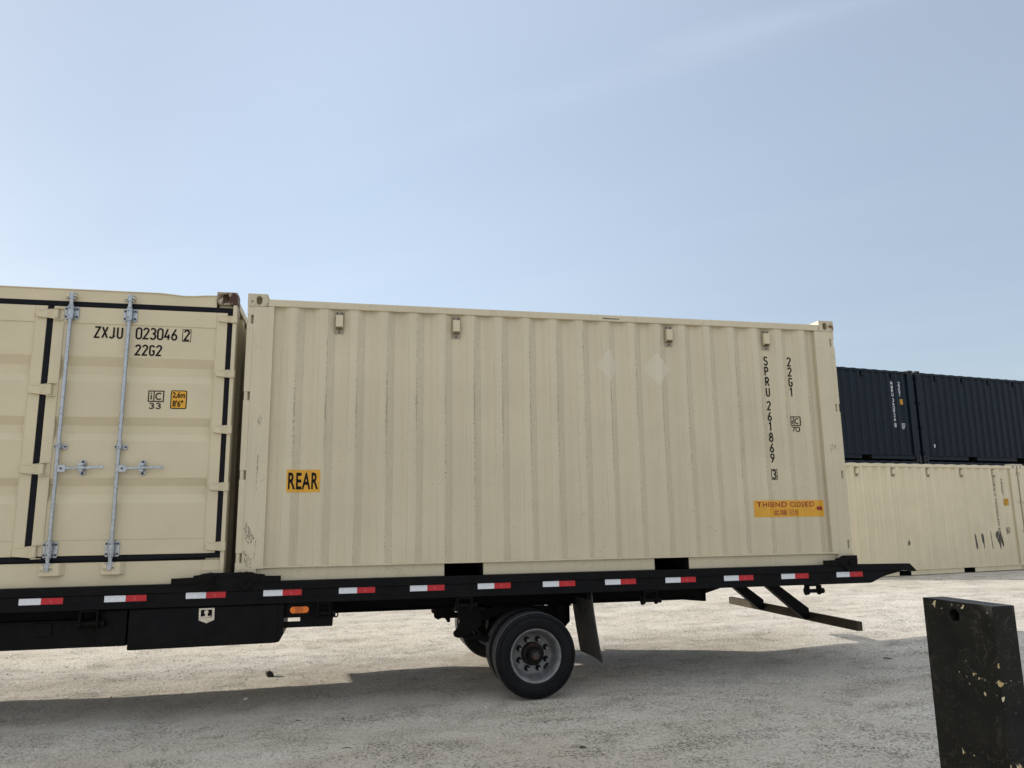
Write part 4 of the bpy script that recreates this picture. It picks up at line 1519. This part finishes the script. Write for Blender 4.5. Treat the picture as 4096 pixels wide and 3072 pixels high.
mb = MB()
mb.prism([(-0.30, 0.010), (-0.30, 0.076), (-0.245, 0.094), (-0.205, 0.0985), (0.15, 0.0985), (0.185, 0.085), (0.26, 0.076), (0.26, -0.03), (-0.30, -0.03)], YN - 0.0003, YN + 0.012)
tb(mb, 'lock_plate', M['black'], bevel=0.003)
lock(-0.150, -1, None)
lock(0.052, 1, None)
mb = MB()
mb.prism([(5.80, 0.012), (5.80, 0.078), (5.845, 0.086), (5.885, 0.106), (6.052, 0.106), (6.052, -0.03), (5.80, -0.03)], YN - 0.0003, YN + 0.012)
tb(mb, 'lock_plate', M['black'], bevel=0.003)
lock(6.00, -1, None)

# toolboxes on both sides
def toolbox(near):
    mb = MB()
    y0, y1 = (YN + 0.03, 0.49) if near else (2.09, YF - 0.03)
    mb.prism([(-0.805, -0.178), (-0.805, -0.503), (-0.78, -0.506), (0.36, -0.498), (0.395, -0.490), (0.428, -0.430), (0.428, -0.178)], y0, y1)
    tbx = tb(mb, 'toolbox', M['black'], bevel=0.005)
    if near:
        mb = MB()
        mb.prism(rrect(-0.79, 0.375, -0.492, -0.186, 0.012), y0 - 0.005, y0 + 0.002)
        d = tb(mb, 'toolbox_door', M['black'], tbx, bevel=0.003)
        y = y0 - 0.005
        mb = MB()
        mb.prism([(-0.262, -0.190), (-0.138, -0.190), (-0.136, -0.288), (-0.198, -0.314), (-0.260, -0.288)], y - 0.004, y)
        tb(mb, 'latch', M['steel'], tbx, bevel=0.003)
        mb = MB()
        mb.mi = 0
        mb.prism(rrect(-0.245, -0.156, -0.265, -0.203, 0.006), y - 0.0055, y - 0.0042)
        mb.mi = 1
        mb.cyl((-0.2, y - 0.006, -0.222), (-0.2, y - 0.020, -0.222), 0.017, 14)
        mb.prism([(-0.208, -0.225), (-0.192, -0.225), (-0.188, -0.255), (-0.162, -0.252), (-0.162, -0.260), (-0.240, -0.264), (-0.240, -0.257), (-0.21, -0.253)], y - 0.016, y - 0.006)
        mb.cyl((-0.199, y - 0.0042, -0.296), (-0.199, y - 0.008, -0.296), 0.013, 14)
        tb(mb, 'latch_handle', [M['black_dull'], M['steel']], tbx)


toolbox(True)
toolbox(False)
# dark hydraulic bay ahead of the toolbox
mb = MB()
mb.box(-6.0, -0.832, 0.05, 0.47, -0.478, -0.26)
mb.box(-6.0, -0.832, 0.12, 0.47, -0.2595, -0.175)
mb.box(-6.0, -0.86, 0.040, 0.052, -0.272, -0.258)
tb(mb, 'lower_bay', M['black_dull'], bevel=0.004)
mb = MB()
mb.box(-1.06, -0.834, 0.030, 0.048, -0.476, -0.19)
mb.cyl((-0.965, 0.030, -0.310), (-0.965, 0.026, -0.310), 0.026, 20)
tb(mb, 'end_bracket', M['black'], bevel=0.003)
mb = MB()
mb.box(-1.52, -1.40, 0.036, 0.05, -0.375, -0.275)
tb(mb, 'valve_block', M['black_dull'], bevel=0.004)

# side marker lamp on its bracket
mb = MB()
y = 0.0
mb.prism(rrect(0.446, 0.657, -0.290, -0.172, 0.045), y, y + 0.016)
tb(mb, 'lamp_bracket', M['black'], bevel=0.003)
mb = MB()
mb.prism(stadium(0.554, -0.2345, 0.178, 0.076, 28), y - 0.008, y - 0.0005)
lb = tb(mb, 'marker_lamp', M['black_dull'], bevel=0.002)
mb = MB()
mb.prism(stadium(0.554, -0.2345, 0.160, 0.058, 28), y - 0.020, y - 0.0085)
tb(mb, 'amber_lens', M['amber'], lb, bevel=0.005)
mb = MB()
mb.box(0.518, 0.585, y - 0.0245, y - 0.0195, -0.262, -0.207)
tb(mb, 'lens_core', M['amber_dark'], lb, bevel=0.003)
# bracket frame beneath it
mb = MB()
yb = 0.03
mb.box(0.429, 0.835, yb, yb + 0.02, -0.386, -0.336)
mb.box(0.560, 0.835, yb, yb + 0.02, -0.3355, -0.303)
mb.box(0.429, 0.835, yb, yb + 0.02, -0.3025, -0.175)
mb.box(0.820, 0.835, yb + 0.021, 0.5, -0.382, -0.175)
tb(mb, 'lamp_frame', M['black'])
mb = MB()
mb.lathe([(0.013, 0.0), (0.024, 0.0), (0.024, 0.010), (0.013, 0.010)], 20, (0.862, yb, -0.292), True)
mb.box(0.836, 0.848, yb, yb + 0.012, -0.316, -0.24)
tb(mb, 'ring_eye', M['black'])


# strap winches below the side rail
def winch(x0, x1, z1, over=True):
    mb = MB()
    y0, y1 = YN + 0.008, YN + 0.09
    zt = -0.176
    mb.box(x0, x0 + 0.012, y0, y1, z1 + 0.01, zt)
    mb.box(x1 - 0.012, x1, y0, y1, z1 + 0.01, zt)
    mb.box(x0 + 0.0125, x1 - 0.0125, y0, y1, zt - 0.012, zt - 0.0005)
    for x in (x0 + 0.006, x1 - 0.006):
        mb.cyl((x - 0.010, (y0 + y1) / 2, z1 + 0.032), (x + 0.010, (y0 + y1) / 2, z1 + 0.032), 0.036, 16)
    mb.cyl((x0 - 0.018, (y0 + y1) / 2, z1 + 0.034), (x1 + 0.028, (y0 + y1) / 2, z1 + 0.034), 0.019, 14)
    mb.cyl((x1 + 0.02, (y0 + y1) / 2, z1 + 0.034), (x1 + 0.045, (y0 + y1) / 2, z1 + 0.034), 0.027, 14)
    n = 12                                         # ratchet wheel
    pts = []
    for i in range(n * 2):
        r = 0.044 if i % 2 else 0.036
        a = math.pi * i / n
        pts.append(((y0 + y1) / 2 + r * math.cos(a), z1 + 0.034 + r * math.sin(a)))
    mb.prism(pts, x0 - 0.014, x0 - 0.004, 'x')
    tb(mb, 'strap_winch', M['black_rust'], bevel=0.002)


winch(-1.175, -1.035, -0.318)
winch(0.705, 0.815, -0.305)
winch(1.93, 2.07, -0.285)
winch(3.72, 3.86, -0.300)
winch(5.475, 5.62, -0.270)

# wheels
TYR = 0.380


def make_wheel():
    """dual wheel, outer face towards -y, centred on its own origin"""
    mb = MB()
    # rim: barrel with a flat lip and a deep dish disc
    mb.lathe([(0.222, 0.030), (0.238, 0.018), (0.240, 0.010), (0.234, 0.006), (0.226, 0.010), (0.216, 0.028), (0.205, 0.050), (0.203, 0.100), (0.196, 0.128), (0.185, 0.150), (0.172, 0.158), (0.105, 0.160), (0.060, 0.160)], 72)
    mb.lathe([(0.222, 0.030), (0.215, 0.10), (0.222, 0.195), (0.236, 0.206)], 48)
    w = mb.build('wheel', M['rim'], None, smooth=True)
    mb = MB()
    prof_ = [(0.233, 0.016), (0.250, 0.004), (0.275, -0.004), (0.305, -0.006), (0.330, 0.000), (0.350, 0.008), (0.361, 0.016), (0.370, 0.022), (0.376, 0.028)]
    mb.lathe(prof_, 96)
    prev = prof_[-1]
    for yy in (0.056, 0.086, 0.116, 0.146, 0.172):
        mb.mi = 1
        mb.lathe([prev, (TYR, yy - 0.020) if prev[1] < yy - 0.020 else prev, (TYR, yy - 0.006)], 96)
        mb.mi = 2
        mb.lathe([(TYR, yy - 0.006), (TYR - 0.012, yy - 0.004), (TYR - 0.012, yy + 0.004), (TYR, yy + 0.006)], 96)
        prev = (TYR, yy + 0.006)
    mb.mi = 1
    mb.lathe([prev, (TYR - 0.003, 0.188)], 96)
    mb.mi = 0
    mb.lathe([(TYR - 0.003, 0.188), (0.368, 0.196), (0.350, 0.206), (0.320, 0.214), (0.285, 0.214), (0.255, 0.208), (0.236, 0.200)], 96)
    bmesh.ops.remove_doubles(mb.bm, verts=mb.bm.verts[:], dist=1e-5)
    # raised rings and moulded marks on the sidewall
    for r0, r1 in ((0.262, 0.266), (0.338, 0.342), (0.346, 0.349)):
        yy = -0.0035 if r0 < 0.3 else 0.001
        mb.lathe([(r0, yy + 0.004), (r0, yy - 0.0015), (r1, yy - 0.001), (r1, yy + 0.006)], 96)
    for a0 in (62, 100, 205, 245, 320):
        for k in range(8):
            a = R(a0 + k * 3.4)
            if random.random() < 0.2: continue
            p0 = Vector((math.cos(a) * 0.290, -0.0055, math.sin(a) * 0.290))
            p1 = Vector((math.cos(a) * 0.314, -0.0060, math.sin(a) * 0.314))
            mb.cyl(p0, p1, 0.003, 5)
    tyre = mb.build('tyre', [M['tyre'], M['tread'], M['groove']], w, smooth=True)
    mb = MB()
    mb.lathe([(0.105, 0.159), (0.104, 0.132), (0.098, 0.124), (0.066, 0.118), (0.060, 0.080), (0.057, 0.044), (0.050, 0.034), (0.034, 0.030), (0.032, 0.022), (0.0, 0.022)], 36)
    for k in range(4):
        a = R(35 + 90 * k)
        c, s_ = math.cos(a), math.sin(a)
        mb.prism([(c * 0.060 - s_ * 0.012, s_ * 0.060 + c * 0.012), (c * 0.060 + s_ * 0.012, s_ * 0.060 - c * 0.012), (c * 0.098 + s_ * 0.012, s_ * 0.098 - c * 0.012), (c * 0.098 - s_ * 0.012, s_ * 0.098 + c * 0.012)], 0.104, 0.126)
    mb.build('hub', M['hub'], w, smooth=True)
    mb = MB()
    pts = [(0.036 * math.cos(R(60 * k + 10)), 0.036 * math.sin(R(60 * k + 10))) for k in range(6)]
    mb.prism(pts, 0.010, 0.024)
    mb.build('axle_nut', rusty('rusty nut', (0.04, 0.03, 0.027), 0.5, dark=True), w, bevel=0.003)
    for k in range(8):
        a = R(22.5 + 45 * k)
        x, z = 0.1375 * math.cos(a), 0.1375 * math.sin(a)
        mb = MB()
        mb.mi = 0
        mb.cyl((x, 0.157, z), (x, 0.152, z), 0.027, 16)
        mb.cyl((x, 0.152, z), (x, 0.120, z), 0.0185, 6)
        mb.mi = 1
        mb.cyl((x, 0.120, z), (x, 0.088, z), 0.0115, 10)
        mb.build('lug_nut', [M['hub'], M['rim']], w)
    for a0 in (-45 + 3,):                 # hand holes of the disc
        a = R(a0)
        x, z = 0.172 * math.cos(a), 0.172 * math.sin(a)
        mb = MB()
        c, s_ = math.cos(a + math.pi / 2), math.sin(a + math.pi / 2)
        pts = []
        for i in range(20):
            t_ = 2 * math.pi * i / 20
            u, v = 0.036 * math.cos(t_), 0.015 * math.sin(t_)
            pts.append((x + c * u - s_ * v, z + s_ * u + c * v))
        mb.prism(pts, 0.150, 0.1575)
        mb.build('hand_hole', M['dark_in'], w)
    return w


WX, WZ = 2.655, -0.7165
w0 = make_wheel()


def place_wheel(w, y, flip):
    w.parent = T
    w.location = Vector((WX, y, WZ)) - Vector(TO)
    w.rotation_euler.z = math.pi if flip else 0


def copy_wheel():
    c = w0.copy()
    COL.objects.link(c)
    for ch in w0.children:
        d = ch.copy()
        COL.objects.link(d)
        d.parent = c
    return c


place_wheel(w0, -0.045, False)
place_wheel(copy_wheel(), 0.475, True)
place_wheel(copy_wheel(), 2 * YC + 0.045, True)
place_wheel(copy_wheel(), 2 * YC - 0.475, False)
mb = MB()
mb.cyl((WX, 0.30, WZ), (WX, 2 * YC - 0.30, WZ), 0.065, 20)
mb.cyl((WX, 0.42, WZ), (WX, 0.56, WZ), 0.16, 28)
mb.cyl((WX, 2 * YC - 0.56, WZ), (WX, 2 * YC - 0.42, WZ), 0.16, 28)
tb(mb, 'axle', M['black_dull'])

# suspension
for y in (0.30, 2 * YC - 0.36):
    mb = MB()
    mb.prism([(1.985, -0.335), (2.205, -0.335), (2.212, -0.475), (2.17, -0.505), (2.09, -0.545), (2.02, -0.566), (1.99, -0.578), (1.955, -0.566), (1.945, -0.535), (1.985, -0.485), (2.005, -0.43)], y, y + 0.05)
    mb.cyl((1.985, y - 0.014, -0.545), (1.985, y, -0.545), 0.026, 16)
    mb.cyl((1.985, y - 0.024, -0.545), (1.985, y - 0.014, -0.545), 0.017, 6)
    mb.box(1.95, 2.25, y, y + 0.28, -0.336, -0.305)
    mb.cyl((2.085, y - 0.004, -0.478), (2.085, y, -0.478), 0.018, 14)
    tb(mb, 'spring_hanger', M['black_dull'], bevel=0.003)
    mb = MB()
    mb.prism([(1.96, -0.53), (1.96, -0.57), (2.5, -0.68), (2.75, -0.69), (3.05, -0.60), (3.05, -0.56), (2.75, -0.63), (2.5, -0.62)], y + 0.055, y + 0.13)
    tb(mb, 'trailing_arm', M['black_dull'], bevel=0.004)
y = 0.62
mb = MB()                                          # link ahead of the axle
mb.prism([(1.80, -0.425), (1.835, -0.445), (1.875, -0.43), (1.905, -0.435), (1.93, -0.475), (1.955, -0.47), (1.955, -0.435), (2.10, -0.435), (2.10, -0.41), (1.97, -0.405), (2.03, -0.345), (1.94, -0.345), (1.90, -0.32), (1.84, -0.32), (1.795, -0.395)], y, y + 0.03)
mb.cyl((1.885, y - 0.003, -0.365), (1.885, y, -0.365), 0.016, 14)
tb(mb, 'brake_link', M['black_dull'], bevel=0.003)
for y in (0.56, 2 * YC - 0.56):
    mb = MB()
    mb.cyl((3.05, y, -0.331), (3.05, y, -0.50), 0.105, 24)
    mb.cyl((3.05, y, -0.50), (3.05, y, -0.55), 0.105, 24, 0.06)
    mb.box(2.94, 3.16, y - 0.09, y + 0.09, -0.345, -0.332)
    tb(mb, 'air_spring', M['black_dull'], bevel=0.006)
mb = MB()
mb.box(2.15, 2.95, 0.44, 0.48, -0.42, -0.331)
mb.cyl((2.35, 0.75, -0.50), (2.62, 0.75, -0.56), 0.075, 20)
mb.cyl((2.35, 1.8, -0.50), (2.62, 1.8, -0.56), 0.075, 20)
mb.box(2.1, 2.2, 0.45, 2.1, -0.42, -0.34)
tb(mb, 'brake_chamber', M['black_dull'], bevel=0.004)
for pts in (((2.86, 0.46, -0.335), (2.875, 0.44, -0.372), (2.895, 0.44, -0.378), (2.912, 0.45, -0.368), (2.925, 0.46, -0.335)),
            ((2.20, 0.52, -0.33), (2.26, 0.55, -0.42), (2.34, 0.66, -0.47), (2.40, 0.74, -0.50)),
            ((2.25, 0.60, -0.33), (2.32, 0.7, -0.45), (2.45, 0.8, -0.48), (2.55, 0.78, -0.52))):
    mb = MB()
    for p, q_ in zip(pts, pts[1:]):
        mb.cyl(p, q_, 0.007, 8)
    tb(mb, 'air_hose', M['black_dull'])
# mud flaps
for y0, y1 in ((-0.015, 0.655), (2 * YC - 0.655, 2 * YC + 0.015)):
    mb = MB()
    n = 8
    F, Bk = [], []
    for k in range(n + 1):
        t_ = k / n
        x = 3.205 + 0.085 * t_ ** 1.3
        z = -0.175 - 0.637 * t_
        F.append([mb.bm.verts.new((x + 0.02 * math.sin(math.pi * (yy - y0) / (y1 - y0)) * t_, yy, z)) for yy in [y0 + (y1 - y0) * i / 6 for i in range(7)]])
        Bk.append([mb.bm.verts.new(v.co + Vector((0.01, 0, 0))) for v in F[-1]])
    for k in range(n):
        for i in range(6):
            mb.face([F[k][i], F[k][i + 1], F[k + 1][i + 1], F[k + 1][i]])
            mb.face([Bk[k][i + 1], Bk[k][i], Bk[k + 1][i], Bk[k + 1][i + 1]])
        for i in (0, 6):
            mb.face([F[k][i], F[k + 1][i], Bk[k + 1][i], Bk[k][i]])
    for i in range(6):
        mb.face([F[n][i], F[n][i + 1], Bk[n][i + 1], Bk[n][i]])
    tb(mb, 'mud_flap', M['flap'])
    mb = MB()
    mb.box(3.17, 3.203, y0 + 0.02, y1 - 0.02, -0.24, -0.151)
    tb(mb, 'flap_hanger', M['black_dull'])
# underride guard on two raking struts
mb = MB()
mb.box(6.015, 6.075, -0.014, 2.648, -0.646, -0.556)
gu = tb(mb, 'underride_guard', plain('rubbed black guard paint', (0.040, 0.033, 0.024), 0.6, 0, 0.4, 12, ((0.14, 0.115, 0.08), 0.35), 0.1), bevel=0.006)
for y in (0.80, 1.75):
    mb = MB()
    mb.prism([(5.36, -0.13), (5.50, -0.13), (6.014, -0.508), (6.014, -0.625), (5.96, -0.628)], y, y + 0.09)
    tb(mb, 'guard_strut', M['black'], gu, bevel=0.006)

# ------------------------------------------------------------------ post in the foreground
PX0, PX1, PY0, PY1, PZ = 4.475, 4.628, -3.325, -2.80, 0.0
gp = gz(4.55, -3.06)
T = thing('bollard_post', 'thick black slab post with a round hole and chipped yellow paint, in the right foreground', 'post', (4.55, -3.06, gp))
mb = MB()
# built facing -y, then turned so that the holed face looks towards -x
wq = PY1 - PY0
dq = PX1 - PX0
hz = -0.083 - gp
hole = [(wq * 0.462 + 0.037 * math.cos(2 * math.pi * i / 32), hz + 0.037 * math.sin(2 * math.pi * i / 32)) for i in range(32)]
mb.hole_plate(0, wq, -0.25, PZ - gp, 0, hole, 0.11)
zt, zb = PZ - gp, -0.25
for a, b in (((0, zb), (wq, zb)), ((wq, zb), (wq, zt)), ((wq, zt), (0, zt)), ((0, zt), (0, zb))):
    mb.face([mb.bm.verts.new((a[0], 0, a[1])), mb.bm.verts.new((b[0], 0, b[1])), mb.bm.verts.new((b[0], dq, b[1])), mb.bm.verts.new((a[0], dq, a[1]))])
mb.face([mb.bm.verts.new(v) for v in ((0, dq, zb), (wq, dq, zb), (wq, dq, zt), (0, dq, zt))])
bmesh.ops.remove_doubles(mb.bm, verts=mb.bm.verts[:], dist=1e-5)
# local x -> world -y (from far to near), local y -> world +x
mb.bm.transform(Matrix(((0, 1, 0, PX0 - 4.55), (-1, 0, 0, PY1 + 3.06), (0, 0, 1, 0), (0, 0, 0, 1))))
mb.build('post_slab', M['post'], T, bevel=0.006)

# ------------------------------------------------------------------ small things on the yard
def pix_ground(x, y):
    d = pix_ray(x, y)
    z = -1.09
    for _ in range(20):
        t_ = (z - CAM.z) / d.z
        P = CAM + d * t_
        z = gz(P.x, P.y)
    return Vector((P.x, P.y, z))


def rock(name, label, pos, r, m, seed, tall=0.8):
    random.seed(seed)
    bm = bmesh.new()
    bmesh.ops.create_icosphere(bm, subdivisions=1 if r > 0.03 else 2, radius=1)
    for v in bm.verts:
        k = 1 + 0.75 * noise.noise(v.co * 1.3 + Vector((seed, 0, 0)))
        v.co = Vector((v.co.x * r * 1.25 * k, v.co.y * r * k, v.co.z * r * tall * k))
    mb = MB()
    mb.bm.free()
    mb.bm = bm
    o = mb.build(name, m, None)
    o.location = pos + Vector((0, 0, r * tall * 0.55))
    tag(o, label, 'stone')
    return o


rock('stone', 'dark angular stone lying on the sunlit gravel left of the rear wheel', pix_ground(1078, 2706), 0.040, M['stone_dark'], 3, 1.0)
rock('stone', 'small white pebble in the shade below the toolbox', pix_ground(981, 2799), 0.016, M['stone_white'], 5, 0.8)
rock('stone', 'small dark stone on the shaded ground at the bottom, right of the wheel', pix_ground(2330, 2993), 0.018, M['stone_dark'], 9, 0.6)


def twig(label, x0, y0, x1, y1, r=0.0035):
    a, b = pix_ground(x0, y0), pix_ground(x1, y1)
    mid = (a + b) / 2
    mb = MB()
    pts = [a, a.lerp(b, 0.4) + Vector((0.006, 0.01, 0.006)), b]
    for p, q_ in zip(pts, pts[1:]):
        mb.cyl(p + Vector((0, 0, r)), q_ + Vector((0, 0, r)), r, 7)
    o = mb.build('twig', M['twig'], None, off=mid)
    o.location = mid
    tag(o, label, 'twig', 'twigs lying on the yard')


twig('thin straight twig in the shade right below the orange marker lamp', 1172, 2889, 1208, 2886)
twig('short twig slanting on the shaded ground below the lamp, nearer the wheel', 1367, 2874, 1377, 2886)
twig('long twig flat on the ground at the bottom, below the marker lamp', 1366, 2997, 1412, 2997)
twig('dark stick lying in the shade just left of the foreground post', 3533, 2636, 3568, 2639, 0.007)
a, b = pix_ground(2652, 3000), pix_ground(2662, 2965)
mb = MB()
prv = None
for k in range(9):
    t_ = k / 8
    p = a.lerp(b, t_) + Vector((0.05 * math.sin(t_ * 2.6), 0, 0.012 + 0.02 * math.sin(t_ * math.pi)))
    w = 0.004 * (1 - t_ * 0.8)
    cur = [mb.bm.verts.new(p + Vector((s * w, 0, zz))) for s, zz in ((-1, 0), (0, 0.0015), (1, 0))]
    if prv:
        mb.face([prv[0], prv[1], cur[1], cur[0]])
        mb.face([prv[1], prv[2], cur[2], cur[1]])
    prv = cur
o = mb.build('grass_blade', M['grass'], None, off=a)
o.location = a
tag(o, 'bent green grass blade lying on the shaded ground at the bottom', 'grass blade')
